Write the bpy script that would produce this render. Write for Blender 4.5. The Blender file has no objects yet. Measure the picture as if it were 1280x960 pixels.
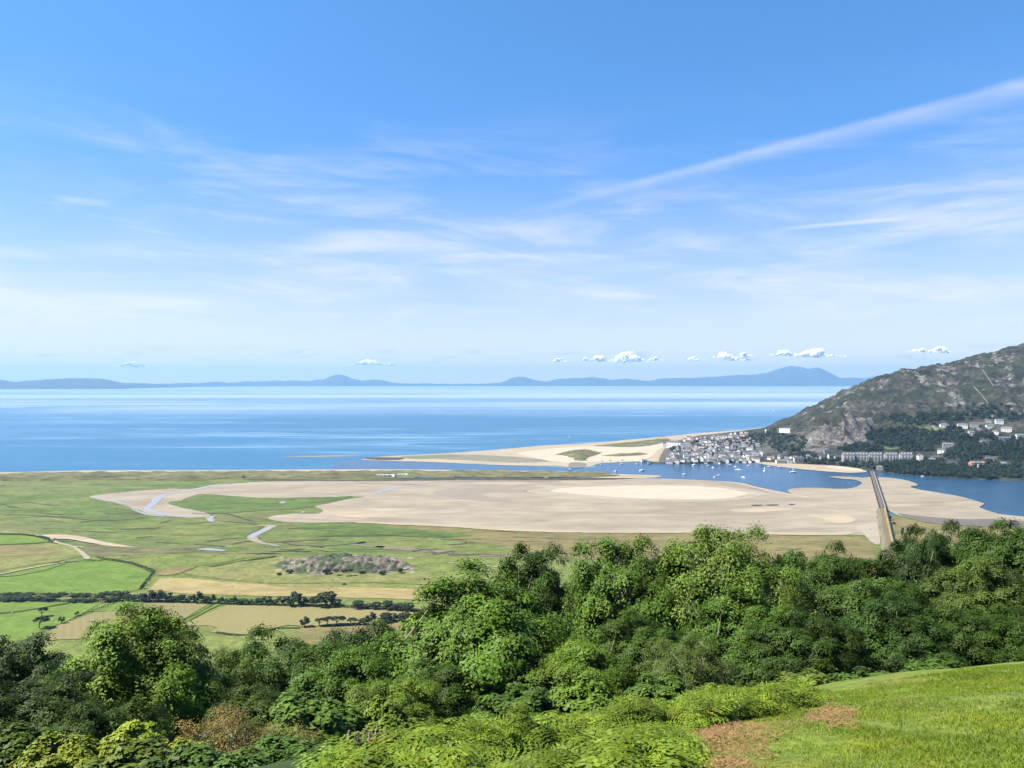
import bpy, math, random
import numpy as np
from mathutils import Vector

random.seed(7)
RNG = np.random.default_rng(7)
SC = bpy.context.scene
COL = SC.collection
AL = .50                                  # all colours below were picked for a darker exposure
def K(c): return tuple(x*AL for x in c)
F, H, HOR = 961.0, 220.0, 476.0          # focal length (in 1280-wide units), eye height above the sea, horizon row

# ---------------------------------------------------------------- small helpers
def P(px, py, z=0.0):
    d = F * (H - z) / (py - HOR)
    return ((px - 640.0) / F * d, d, z)

def Q(px, py, d):
    return ((px - 640.0) / F * d, d, H - (py - HOR) * d / F)

def link(o, parent=None):
    COL.objects.link(o)
    if parent is not None:
        o.parent = parent
    return o

def tag(o, label=None, cat=None, group=None, kind=None):
    if label: o['label'] = label
    if cat: o['category'] = cat
    if group: o['group'] = group
    if kind: o['kind'] = kind
    return o

def empty(name, loc, rz=0.0):
    o = bpy.data.objects.new(name, None)
    o.empty_display_size = 0.5
    o.location = loc
    o.rotation_euler = (0, 0, rz)
    return link(o)

def mesh_np(name, V, faces, mat=None, smooth=False):
    """faces: an (n,k) integer array or a list of such arrays"""
    if not isinstance(faces, list):
        faces = [faces]
    me = bpy.data.meshes.new(name)
    V = np.asarray(V, dtype=np.float32)
    me.vertices.add(len(V)); me.vertices.foreach_set('co', V.ravel())
    loops = np.concatenate([np.asarray(f, dtype=np.int32).ravel() for f in faces])
    tot = np.concatenate([np.full(len(f), f.shape[1], dtype=np.int32) for f in faces])
    start = np.concatenate([[0], np.cumsum(tot)[:-1]]).astype(np.int32)
    me.loops.add(len(loops)); me.loops.foreach_set('vertex_index', loops)
    me.polygons.add(len(tot)); me.polygons.foreach_set('loop_start', start); me.polygons.foreach_set('loop_total', tot)
    if smooth:
        me.polygons.foreach_set('use_smooth', np.ones(len(tot), dtype=bool))
    me.update(calc_edges=True)
    me.validate()
    if mat: me.materials.append(mat)
    return me

def obj(name, me, parent=None):
    return link(bpy.data.objects.new(name, me), parent)

class MB:
    """collects boxes, prisms and tubes into ONE mesh"""
    def __init__(s): s.v = []; s.f = []
    def poly(s, pts, faces):
        n = len(s.v); s.v += [tuple(p) for p in pts]; s.f += [tuple(i + n for i in f) for f in faces]
    def box(s, x0, x1, y0, y1, z0, z1):
        s.poly([(x0,y0,z0),(x1,y0,z0),(x1,y1,z0),(x0,y1,z0),(x0,y0,z1),(x1,y0,z1),(x1,y1,z1),(x0,y1,z1)],
               [(3,2,1,0),(4,5,6,7),(0,1,5,4),(1,2,6,5),(2,3,7,6),(3,0,4,7)])
    def bar(s, a, b, w, h=None):
        a = Vector(a); b = Vector(b); h = h or w
        d = (b - a).normalized(); up = Vector((0,0,1)) if abs(d.z) < .95 else Vector((1,0,0))
        r = d.cross(up).normalized() * w / 2; u = r.cross(d).normalized() * h / 2
        p = [a-r-u, a+r-u, a+r+u, a-r+u, b-r-u, b+r-u, b+r+u, b-r+u]
        s.poly(p, [(3,2,1,0),(4,5,6,7),(0,1,5,4),(1,2,6,5),(2,3,7,6),(3,0,4,7)])
    def gable(s, x0, x1, y0, y1, z0, z1):
        """ridge along x, closed prism"""
        ym = (y0 + y1) / 2
        s.poly([(x0,y0,z0),(x1,y0,z0),(x1,y1,z0),(x0,y1,z0),(x0,ym,z1),(x1,ym,z1)],
               [(0,1,5,4),(2,3,4,5),(0,4,3),(1,2,5),(3,2,1,0)])
    def hip(s, x0, x1, y0, y1, z0, z1, k=.3):
        ym = (y0 + y1) / 2; e = (x1 - x0) * k
        s.poly([(x0,y0,z0),(x1,y0,z0),(x1,y1,z0),(x0,y1,z0),(x0+e,ym,z1),(x1-e,ym,z1)],
               [(0,1,5,4),(2,3,4,5),(0,4,3),(1,2,5),(3,2,1,0)])
    def mesh(s, name, mat):
        me = bpy.data.meshes.new(name); me.from_pydata(s.v, [], s.f); me.update()
        me.materials.append(mat); return me
    def build(s, name, mat, parent=None):
        return obj(name, s.mesh(name, mat), parent)

_TAB = np.random.default_rng(3).random((256, 256))
def vnoise(x, y, seed=0):
    x = np.asarray(x, float) + seed * 17.31; y = np.asarray(y, float) + seed * 9.77
    xi = np.floor(x).astype(int); yi = np.floor(y).astype(int)
    fx = x - xi; fy = y - yi
    fx = fx*fx*(3-2*fx); fy = fy*fy*(3-2*fy)
    a = _TAB[xi & 255, yi & 255]; b = _TAB[(xi+1) & 255, yi & 255]
    c = _TAB[xi & 255, (yi+1) & 255]; d = _TAB[(xi+1) & 255, (yi+1) & 255]
    return (a*(1-fx)+b*fx)*(1-fy) + (c*(1-fx)+d*fx)*fy
def fbm(x, y, seed=0, octv=5, gain=.5):
    s = 0; a = 1; t = 0
    for k in range(octv):
        s = s + a * vnoise(np.asarray(x)*2**k, np.asarray(y)*2**k, seed + k*3); t += a; a *= gain
    return s / t
def sstep(a, b, x):
    t = np.clip((np.asarray(x, float) - a) / (b - a), 0, 1); return t*t*(3-2*t)

# ---------------------------------------------------------------- node helpers
class NT:
    def __init__(s, tree): s.t = tree; s.n = tree.nodes; s.l = tree.links
    def new(s, typ, **kw):
        n = s.n.new(typ)
        for k, v in kw.items(): setattr(n, k, v)
        return n
    def put(s, sock, v):
        if hasattr(v, 'is_output') or isinstance(v, bpy.types.NodeSocket): s.l.new(v, sock)
        elif v is not None:
            if isinstance(v, (tuple, list)) and len(v) == 3 and sock.type == 'RGBA': v = (*v, 1)
            sock.default_value = v
    def m(s, op, a, b=None, c=None, clamp=False):
        n = s.new('ShaderNodeMath', operation=op, use_clamp=clamp)
        for i, v in enumerate((a, b, c)):
            if v is not None: s.put(n.inputs[i], v)
        return n.outputs[0]
    def vm(s, op, a, b=None):
        n = s.new('ShaderNodeVectorMath', operation=op)
        s.put(n.inputs[0], a)
        if b is not None: s.put(n.inputs[1], b)
        return n.outputs['Value'] if op in ('DOT_PRODUCT', 'LENGTH') else n.outputs[0]
    def ss(s, x, a, b, lo=0., hi=1.):
        n = s.new('ShaderNodeMapRange', interpolation_type='SMOOTHSTEP')
        s.put(n.inputs[0], x)
        for i, v in enumerate((a, b, lo, hi)): s.put(n.inputs[i+1], v)
        return n.outputs[0]
    def noise(s, vec, scale, detail=4., rough=.55, dist=0.):
        n = s.new('ShaderNodeTexNoise')
        if vec is not None: s.put(n.inputs['Vector'], vec)
        n.inputs['Scale'].default_value = scale; n.inputs['Detail'].default_value = detail
        n.inputs['Roughness'].default_value = rough; n.inputs['Distortion'].default_value = dist
        return n.outputs[0]
    def mix(s, f, a, b, blend='MIX'):
        n = s.new('ShaderNodeMix', data_type='RGBA', blend_type=blend)
        s.put(n.inputs[0], f); s.put(n.inputs[6], a); s.put(n.inputs[7], b)
        return n.outputs[2]
    def ramp(s, f, stops):
        n = s.new('ShaderNodeValToRGB'); e = n.color_ramp.elements
        while len(e) < len(stops): e.new(.5)
        for i, (p, c) in enumerate(stops):
            e[i].position = p; e[i].color = (*c, 1)
        s.put(n.inputs[0], f); return n.outputs[0]
    def pos(s, scale=(1,1,1), off=(0,0,0)):
        g = s.new('ShaderNodeNewGeometry').outputs['Position']
        mp = s.new('ShaderNodeMapping'); s.l.new(g, mp.inputs[0])
        mp.inputs['Scale'].default_value = scale; mp.inputs['Location'].default_value = off
        return mp.outputs[0]
    def bump(s, h, strength, dist):
        n = s.new('ShaderNodeBump'); s.put(n.inputs['Height'], h)
        n.inputs['Strength'].default_value = strength; n.inputs['Distance'].default_value = dist
        return n.outputs[0]

def new_mat(name):
    m = bpy.data.materials.new(name); m.use_nodes = True
    nt = NT(m.node_tree); b = m.node_tree.nodes['Principled BSDF']
    return m, nt, b

def plain_mat(name, col, rough=.7, var=.12, scale=.6, spec=.3):
    m, nt, b = new_mat(name)
    n = nt.noise(nt.pos(), scale, 5); col = K(col)
    dk = tuple(c*(1-var) for c in col); lt = tuple(min(1, c*(1+var)) for c in col)
    nt.l.new(nt.mix(n, dk, lt), b.inputs['Base Color'])
    b.inputs['Roughness'].default_value = rough; b.inputs['Specular IOR Level'].default_value = spec
    return m

def tint_mat(name, rough=.7, var=.12, scale=.5, spec=.3):
    """base colour taken from the object's own colour, so copies can differ"""
    m, nt, b = new_mat(name)
    oi = nt.new('ShaderNodeObjectInfo')
    n = nt.noise(nt.pos(), scale, 5)
    v = nt.ss(n, .2, .8, (1-var)*AL, (1+var)*AL)
    nt.l.new(nt.vm('MULTIPLY', oi.outputs['Color'], nt_vec(nt, v)), b.inputs['Base Color'])
    b.inputs['Roughness'].default_value = rough; b.inputs['Specular IOR Level'].default_value = spec
    return m

def nt_vec(nt, v):
    c = nt.new('ShaderNodeCombineXYZ')
    for i in range(3): nt.l.new(v, c.inputs[i])
    return c.outputs[0]

def ground_mat(name, cols, s1, s2, stretch=(1,1,1), rough=.95, fine=.35, bump=0., spots=None, dist=.6):
    """large patches from a ramp of colours, finer mottling over it, optional spots ((colour, scale, lo, hi), ...)"""
    m, nt, b = new_mat(name)
    p = nt.pos(stretch)
    big = nt.noise(p, s1, 7, .62, dist)
    k = len(cols); cols = [K(c) for c in cols]; spots = [(K(sp[0]), *sp[1:]) for sp in (spots or [])]
    c = nt.ramp(big, [(.3 + .4*i/(k-1), cc) for i, cc in enumerate(cols)])
    f = nt.noise(p, s2, 6, .7)
    f2 = nt.noise(p, s2*.22, 5, .65, .3)
    v = nt.m('MULTIPLY', nt.ss(f, .3, .7, 1-fine, 1+fine), nt.ss(f2, .3, .7, 1-fine*.75, 1+fine*.75))
    c = nt.vm('MULTIPLY', c, nt_vec(nt, v))
    for sp in (spots or []):
        n = nt.noise(nt.pos(sp[4] if len(sp) > 4 else stretch, (13.7, 5.1, 0)), sp[1], 6, .6, .4)
        c = nt.mix(nt.ss(n, sp[2], sp[3]), c, sp[0])
    nt.l.new(c, b.inputs['Base Color'])
    b.inputs['Roughness'].default_value = rough; b.inputs['Specular IOR Level'].default_value = .15
    if bump:
        nt.l.new(nt.bump(f, .6, bump), b.inputs['Normal'])
    return m

def foliage_mat(name, trans=.3, var=.28, scale=.55, spec=.12, rough=.55, warm=(1.2, 1.04, .7)):
    m, nt, b = new_mat(name)
    oi = nt.new('ShaderNodeObjectInfo')
    p = nt.pos()
    n1 = nt.noise(p, scale, 3); n2 = nt.noise(p, scale*9, 2)
    v = nt.m('MULTIPLY', nt.ss(n1, .3, .7, (1-var)*AL, (1+var)*AL), nt.ss(n2, .3, .7, .8, 1.2))
    c = nt.vm('MULTIPLY', oi.outputs['Color'], nt_vec(nt, v))
    cw = nt.vm('MULTIPLY', c, warm)
    c = nt.mix(nt.ss(nt.noise(p, scale*1.7, 3), .52, .75), c, cw)
    nt.l.new(c, b.inputs['Base Color'])
    b.inputs['Roughness'].default_value = rough; b.inputs['Specular IOR Level'].default_value = spec
    tr = nt.new('ShaderNodeBsdfTranslucent')
    nt.l.new(nt.vm('MULTIPLY', c, (1.25, 1.3, .6)), tr.inputs[0])
    mx = nt.new('ShaderNodeMixShader'); mx.inputs[0].default_value = trans
    nt.l.new(b.outputs[0], mx.inputs[1]); nt.l.new(tr.outputs[0], mx.inputs[2])
    nt.l.new(mx.outputs[0], m.node_tree.nodes['Material Output'].inputs[0])
    return m

# ---------------------------------------------------------------- camera, light, sky, air
cam = bpy.data.cameras.new('camera'); cam_o = link(bpy.data.objects.new('camera', cam))
cam.sensor_width = 36; cam.lens = 36 * F / 1280; cam.clip_start = .2; cam.clip_end = 300000
cam.shift_y = (HOR - 480) / 1280
cam_o.location = (0, 0, H); cam_o.rotation_euler = (math.pi/2, 0, 0)
SC.camera = cam_o

SUN_EL, SUN_AZ = math.radians(51), math.radians(-96)     # azimuth from the view direction, clockwise
sd = Vector((math.sin(SUN_AZ)*math.cos(SUN_EL), math.cos(SUN_AZ)*math.cos(SUN_EL), math.sin(SUN_EL)))
sun = bpy.data.lights.new('sun', 'SUN'); sun.energy = 5.0; sun.angle = math.radians(.53); sun.color = (1, .94, .82)
sun_o = link(bpy.data.objects.new('sun', sun)); sun_o.rotation_euler = (-sd).to_track_quat('-Z', 'Y').to_euler()

w = bpy.data.worlds.new('World'); SC.world = w; w.use_nodes = True
wt = NT(w.node_tree); bg = w.node_tree.nodes['Background']; wo = w.node_tree.nodes['World Output']
sky = wt.new('ShaderNodeTexSky', sky_type='NISHITA', sun_disc=False)
sky.sun_elevation = SUN_EL; sky.sun_rotation = SUN_AZ; sky.altitude = 200; sky.air_density = 1.0; sky.dust_density = .1; sky.ozone_density = 4.0
hs = wt.new('ShaderNodeHueSaturation'); hs.inputs['Saturation'].default_value = 1.18; wt.l.new(sky.outputs[0], hs.inputs['Color'])
SKYCOL = hs.outputs[0]; bg.inputs[1].default_value = SKY_STRENGTH = .067
gd = wt.new('ShaderNodeTexCoord').outputs['Generated']
sx = wt.new('ShaderNodeSeparateXYZ'); wt.l.new(gd, sx.inputs[0])
az = wt.m('ARCTAN2', sx.outputs[0], sx.outputs[1]); el = sx.outputs[2]
wt.l.new(wt.vm('MULTIPLY', SKYCOL, wt.ramp(el, [(0., (.84,.66,.84)), (.10, (.75,.65,.84)), (.26, (.68,.79,.92)), (.46, (.82,.97,1.)), (1., (.7,.85,.95))])), bg.inputs[0])
def cvec(a, b, c=0.):
    n = wt.new('ShaderNodeCombineXYZ'); wt.put(n.inputs[0], a); wt.put(n.inputs[1], b); wt.put(n.inputs[2], c); return n.outputs[0]
# thin high cloud: streaks lying almost along the horizon
el_t = wt.m('ADD', el, wt.m('MULTIPLY', az, .035))
n1 = wt.noise(cvec(wt.m('MULTIPLY', az, 2.4), wt.m('MULTIPLY', el_t, 15.)), 1.6, 9, .62, .5)
n2 = wt.noise(cvec(wt.m('MULTIPLY', az, 1.1), wt.m('MULTIPLY', el, 4.), 4.), 1.8, 4, .5)
n3 = wt.noise(cvec(wt.m('MULTIPLY', az, 5.), wt.m('MULTIPLY', el_t, 46.), 9.), 1.6, 8, .6, .6)
band = wt.m('MULTIPLY', wt.ss(el, .015, .09), wt.ss(el, .36, .14))
cir = wt.m('MULTIPLY', wt.ss(n1, .40, .74), wt.ss(n2, .28, .56))
cir = wt.m('ADD', wt.m('MULTIPLY', cir, .72), wt.m('MULTIPLY', wt.m('MULTIPLY', wt.ss(n3, .56, .78), wt.ss(n1, .4, .6)), .3))
cir = wt.m('MULTIPLY', cir, band)
veil = wt.m('MULTIPLY', wt.m('MULTIPLY', wt.ss(el, .30, .05), wt.ss(el, -.05, .02)), wt.ss(n2, .2, .8, .25, .58))
# the old contrail: sharp upper edge, soft lower one, wider towards the right
d1 = Vector(((1280-640)/F, 1, (HOR-100)/F)); d2 = Vector(((760-640)/F, 1, (HOR-236)/F))
nrm = d1.cross(d2).normalized()
if nrm.z < 0: nrm = -nrm
sdist = wt.vm('DOT_PRODUCT', gd, tuple(nrm))
sdist = wt.m('ADD', sdist, wt.m('MULTIPLY', wt.m('SUBTRACT', wt.noise(cvec(wt.m('MULTIPLY', az, 9.), 3.), 1.5, 5), .5), .006))
wid = wt.ss(az, .05, .62, .012, .03)
low = wt.m('ADD', wt.m('DIVIDE', sdist, wid), 1., clamp=True)
upp = wt.ss(sdist, .006, -.006)
trail = wt.m('MULTIPLY', wt.m('MULTIPLY', wt.m('POWER', low, 1.6), upp), wt.m('MULTIPLY', wt.ss(az, -.03, .2), wt.ss(az, 1.2, .8)))
trail = wt.m('MULTIPLY', trail, wt.ss(wt.noise(cvec(wt.m('MULTIPLY', az, 7.), wt.m('MULTIPLY', el, 30.), 2.), 2., 6), .25, .75, .30, .56))
# one short bright streak lower right and one at the left edge
def streak(px0, px1, py, h, k, tilt=0.):
    a0, a1 = math.atan((px0-640)/F), math.atan((px1-640)/F); am = (a0+a1)/2
    e0 = (HOR-py)/F*math.cos(am)
    dy = wt.m('ABSOLUTE', wt.m('SUBTRACT', wt.m('SUBTRACT', el, e0), wt.m('MULTIPLY', wt.m('SUBTRACT', az, am), tilt)))
    return wt.m('MULTIPLY', wt.m('MULTIPLY', wt.ss(dy, h, 0), wt.ss(wt.m('ABSOLUTE', wt.m('SUBTRACT', az, am)), abs(a1-a0)/2, abs(a1-a0)/5)),
                wt.ss(n3, .3, .6, .3*k, k))
st = [streak(960, 1150, 283, .004, .45, .01), streak(-120, 90, 316, .009, .35), streak(-200, 330, 372, .012, .35, -.03), streak(60, 150, 256, .006, .25)]
cf = wt.m('ADD', cir, veil)
for q in [trail] + st: cf = wt.m('ADD', cf, q)
cf = wt.m('MINIMUM', cf, .85)
bg2 = wt.new('ShaderNodeBackground'); bg2.inputs[0].default_value = (.88, .895, 1.05, 1); bg2.inputs[1].default_value = CLOUD_STRENGTH = .325
ms = wt.new('ShaderNodeMixShader'); wt.l.new(cf, ms.inputs[0]); wt.l.new(bg.outputs[0], ms.inputs[1]); wt.l.new(bg2.outputs[0], ms.inputs[2])
# blue grey scraps lying in a line low over the horizon
n4 = wt.noise(cvec(wt.m('MULTIPLY', az, 13.), wt.m('MULTIPLY', el, 75.), 21.), 1.5, 6, .6, .5)
scr = wt.m('MULTIPLY', wt.m('MULTIPLY', wt.ss(n4, .52, .68), wt.m('MULTIPLY', wt.ss(el, .020, .028), wt.ss(el, .046, .032))), .42)
bg3 = wt.new('ShaderNodeBackground'); bg3.inputs[0].default_value = (.36, .50, .78, 1); bg3.inputs[1].default_value = .31
ms2 = wt.new('ShaderNodeMixShader'); wt.l.new(scr, ms2.inputs[0]); wt.l.new(ms.outputs[0], ms2.inputs[1]); wt.l.new(bg3.outputs[0], ms2.inputs[2])
wt.l.new(ms2.outputs[0], wo.inputs[0])

vs = SC.view_settings; vs.view_transform = 'Standard'; vs.look = 'None'; vs.gamma = 1; vs.use_curve_mapping = False; vs.exposure = 1.74
SC.cycles.max_bounces = 6; SC.cycles.diffuse_bounces = 2; SC.cycles.glossy_bounces = 2; SC.cycles.transmission_bounces = 3
SC.cycles.volume_bounces = 0; SC.cycles.transparent_max_bounces = 64; SC.cycles.use_denoising = True
SC.cycles.sample_clamp_indirect = 4

hz = MB(); hz.box(-48000, 48000, -3000, 46000, -60, 1000)
hm = bpy.data.materials.new('haze_air'); hm.use_nodes = True; ht = NT(hm.node_tree)
hm.node_tree.nodes.remove(hm.node_tree.nodes['Principled BSDF'])
pv = ht.new('ShaderNodeVolumePrincipled'); pv.inputs['Color'].default_value = (.25, .50, .84, 1); pv.inputs['Density'].default_value = 3.2e-5
pv.inputs['Anisotropy'].default_value = .1
ht.l.new(pv.outputs[0], hm.node_tree.nodes['Material Output'].inputs['Volume'])
tag(hz.build('haze', hm), kind='stuff')
# ================================================================ THE PLAIN: sea, sands, marsh, fields
def catmull(pts, closed, n=6):
    pts = [np.array(p, float) for p in pts]; out = []; k = len(pts)
    for i in range(k if closed else k - 1):
        p0 = pts[(i-1) % k] if closed or i else pts[0]; p1 = pts[i]; p2 = pts[(i+1) % k]
        p3 = pts[(i+2) % k] if closed or i + 2 < k else pts[-1]
        L = np.hypot(*(p2 - p1)); m = int(np.clip(L / 3, 2, 24))
        for j in range(m):
            t = j / m
            # tension keeps long straight runs straight
            out.append(.5*((2*p1) + (p2-p0)*t + (2*p0-5*p1+4*p2-p3)*t*t + (3*p1-p0-3*p2+p3)*t**3))
    if not closed: out.append(pts[-1])
    return out

def outline(pts, jx=1.5, jy=.35, seed=1, smooth=True):
    o = catmull(pts, True) if smooth else sum(([np.array(pts[i], float) + (np.array(pts[(i+1) % len(pts)], float) - np.array(pts[i], float))*t/12 for t in range(12)] for i in range(len(pts))), [])
    o = np.array(o); s = np.arange(len(o))
    o[:, 0] += (fbm(s*.35, s*0+seed, seed, 3) - .5) * 2 * jx
    o[:, 1] += (fbm(s*.45, s*0+seed+40, seed+5, 3) - .5) * 2 * jy
    return o

def sheet(name, pts, z, mat, jx=1.5, jy=.35, seed=1, smooth=True, kind='structure'):
    o = outline(pts, jx, jy, seed, smooth)
    V = [P(a, b, z) for a, b in o]
    me = bpy.data.meshes.new(name); me.from_pydata(V, [], [tuple(range(len(V)))]); me.update()
    if me.polygons[0].normal.z < 0: me.flip_normals()
    me.materials.append(mat)
    return tag(obj(name, me), kind=kind)

def ribbon(name, path, width, z, mat, jx=.6, jy=.1, seed=1, kind='structure', wvar=.3):
    """path in picture points on the ground, width in metres (one value or one per point)"""
    pts = [np.array(P(a, b, z)) for a, b in path]
    ws = width if isinstance(width, (list, tuple)) else [width]*len(path)
    c = np.array(catmull([(p[0], p[1]) for p in pts], False))
    seg = np.concatenate([[0], np.cumsum(np.hypot(*np.diff(np.array([(p[0], p[1]) for p in pts]), axis=0).T))])
    s = np.concatenate([[0], np.cumsum(np.hypot(*np.diff(c, axis=0).T))]); s = s / s[-1] * seg[-1]
    n = max(len(c), int(seg[-1] / 6)); si = np.linspace(0, seg[-1], n)
    c = np.stack([np.interp(si, s, c[:, 0]), np.interp(si, s, c[:, 1])], 1)
    t = np.gradient(c, axis=0); t /= np.maximum(np.hypot(t[:, 0], t[:, 1])[:, None], 1e-9)
    nn = np.stack([-t[:, 1], t[:, 0]], 1)
    wd = np.interp(si, seg, ws) * (1 + wvar*2*(fbm(si*.05, si*0, seed, 3) - .5)) / 2
    c = c + nn * ((fbm(si*.03, si*0+9, seed, 3) - .5) * jx * np.mean(ws))[:, None]
    A = c + nn*wd[:, None]; B = c - nn*wd[:, None]
    V = np.concatenate([np.c_[A, np.full(n, z)], np.c_[B, np.full(n, z)]])
    i = np.arange(n-1); f = np.stack([i+n, i+n+1, i+1, i], 1)
    return tag(obj(name, mesh_np(name, V, f, mat)), kind=kind)

# --- water
def water_mat(name, deep, light, s, reflect_lo, reflect_hi, rough=.28):
    m, nt, b = new_mat(name)
    p = nt.pos((.00022*s, .0011*s, 1)); p2 = nt.pos((.0009*s, .0042*s, 1), (3.3, 7.7, 0))
    a = nt.noise(p, 1.2, 6, .62, 1.2); c = nt.noise(p2, 1.3, 6, .62, 1.)
    f = nt.m('ADD', nt.m('MULTIPLY', a, .6), nt.m('MULTIPLY', c, .4))
    fac = nt.ss(f, reflect_lo, reflect_hi)
    wis = nt.m('MULTIPLY', nt.ss(nt.noise(nt.pos((.0011*s, .0075*s, 1), (8.1, 2.2, 0)), 1.1, 7, .6, 1.6), .535, .62), nt.ss(a, .42, .54))
    fac = nt.m('ADD', nt.m('MULTIPLY', fac, .55), nt.m('MULTIPLY', wis, .75), clamp=True)
    col = nt.mix(fac, K(deep), K(light))  # light tone stands for sky reflected in smooth streaks, mixed into the colour
    nt.l.new(col, b.inputs['Base Color'])
    nt.put(b.inputs['Roughness'], rough)
    b.inputs['Specular IOR Level'].default_value = .2
    wv = nt.noise(nt.pos((.02, .05, 1)), 1.5, 6, .7)
    nt.l.new(nt.bump(wv, .35, 1.5), b.inputs['Normal'])
    return m, nt, b, f, col

m_sea, nt, b, f, col = water_mat('sea_water', (.012, .135, .265), (.20, .37, .52), 1, .47, .68)
# farther out broad lanes of reflected pale sky are painted into the water colour
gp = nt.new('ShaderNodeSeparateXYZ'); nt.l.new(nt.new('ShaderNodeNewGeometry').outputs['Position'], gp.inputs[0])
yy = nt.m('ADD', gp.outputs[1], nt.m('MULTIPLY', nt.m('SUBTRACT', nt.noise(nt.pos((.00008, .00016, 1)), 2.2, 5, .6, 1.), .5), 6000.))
sky_reflect = nt.ss(yy, 4300., 8200.)
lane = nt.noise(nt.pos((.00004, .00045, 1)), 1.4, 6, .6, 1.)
sky_reflect = nt.m('MULTIPLY', sky_reflect, nt.ss(lane, .34, .62, .25, 1.))
l2 = nt.mix(sky_reflect, col, K((.47, .57, .74)))
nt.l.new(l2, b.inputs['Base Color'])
S = 90000.0
ys = [560, 1400, 3000, 8000, 20000, 45990]
V = [(x, y, 0) for y in ys for x in (-47000, 47000)]
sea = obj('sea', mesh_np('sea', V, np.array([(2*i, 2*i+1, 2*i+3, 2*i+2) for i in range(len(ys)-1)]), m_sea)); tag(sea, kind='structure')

m_est, *_ = water_mat('estuary_water', (.018, .075, .155), (.04, .115, .21), 5, .46, .7, .22)
m_creek = plain_mat('creek_water', (.34, .35, .38), .35, .1, .05, .5)

# --- earth colours
m_sandwet = ground_mat('wet_sand', [(.25,.21,.158), (.318,.27,.205), (.365,.315,.242), (.292,.248,.188)], .006, .03, (.55, 1.6, 1), fine=.13,
                       spots=[((.45,.37,.27), .010, .58, .70, (.4, 1.5, 1)), ((.235,.205,.16), .008, .64, .74, (.3, 2.2, 1))])
m_sanddry = ground_mat('dry_sand', [(.47,.41,.315), (.53,.465,.36), (.50,.44,.335)], .02, .08, (.6, 1.5, 1), fine=.08)
m_beach = ground_mat('beach_sand', [(.36,.295,.21), (.44,.365,.265), (.40,.33,.235)], .012, .05, (.4, 2, 1), fine=.12,
                     spots=[((.22,.2,.16), .009, .62, .74, (.4, 1.5, 1))])
m_mud = ground_mat('creek_mud', [(.24,.2,.15), (.32,.27,.21), (.28,.235,.18)], .02, .1, fine=.15)
m_darkmud = ground_mat('dark_mud', [(.06,.055,.045), (.10,.09,.07)], .05, .2, fine=.3)
m_marsh = ground_mat('salt_marsh_turf', [(.125,.165,.038), (.162,.182,.054), (.104,.16,.032), (.178,.178,.064)], .0065, .09, (.7, 1.3, 1), fine=.3,
                     spots=[((.155,.15,.065), .007, .56, .70, (.5, 1.4, 1)), ((.036,.05,.02), .035, .63, .72, (.35, 1.4, 1)), ((.34,.31,.21), .05, .655, .70, (.45, 1.3, 1)), ((.05,.075,.024), .012, .62, .68, (.3, 2.4, 1))])
m_marsh2 = ground_mat('dry_marsh_turf', [(.175,.155,.055), (.21,.175,.074), (.155,.155,.048)], .008, .07, (.6, 1.6, 1), fine=.24,
                     spots=[((.33,.29,.19), .05, .7, .78, (.5, 1.1, 1)), ((.10,.12,.035), .03, .62, .72)])
m_marsh3 = ground_mat('green_marsh_turf', [(.085,.142,.028), (.105,.158,.034), (.125,.158,.043)], .01, .08, (.6, 1.6, 1), fine=.3)
m_dune = ground_mat('dune_grass', [(.12,.135,.05), (.17,.16,.075), (.10,.12,.04)], .012, .06, (.6, 1.4, 1), fine=.35,
                    spots=[((.05,.062,.024), .02, .6, .72), ((.42,.37,.26), .022, .68, .75)])
m_land = ground_mat('pasture', [(.135,.182,.038), (.168,.198,.052), (.12,.172,.032)], .012, .16, fine=.3,
                    spots=[((.17,.155,.06), .012, .58, .72)])
m_green = ground_mat('bright_pasture', [(.115,.20,.026), (.14,.215,.034), (.108,.185,.025)], .012, .2, (.7, 1.3, 1), fine=.2,
                     spots=[((.05,.11,.018), .035, .62, .70, (.35, 1.3, 1)), ((.15,.19,.05), .01, .6, .75)])
m_olive = ground_mat('rough_pasture', [(.172,.198,.05), (.205,.208,.07), (.155,.19,.044)], .012, .18, fine=.27,
                     spots=[((.22,.19,.085), .014, .58, .72)])
m_straw = ground_mat('straw_pasture', [(.31,.255,.11), (.345,.28,.125), (.255,.235,.08)], .014, .14, (.5, 1.8, 1), fine=.2, spots=[((.20,.205,.06), .02, .6, .72, (.4, 1.6, 1))])
m_brown = ground_mat('brown_pasture', [(.25,.19,.085), (.20,.17,.07), (.14,.17,.045)], .016, .1, (.6, 1.5, 1), fine=.2)
m_path = plain_mat('track_dust', (.36,.33,.25), .95, .15, .1, .1)
m_dark = ground_mat('ditch_vegetation', [(.035,.055,.016), (.055,.085,.022)], .05, .3, fine=.3)

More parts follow.
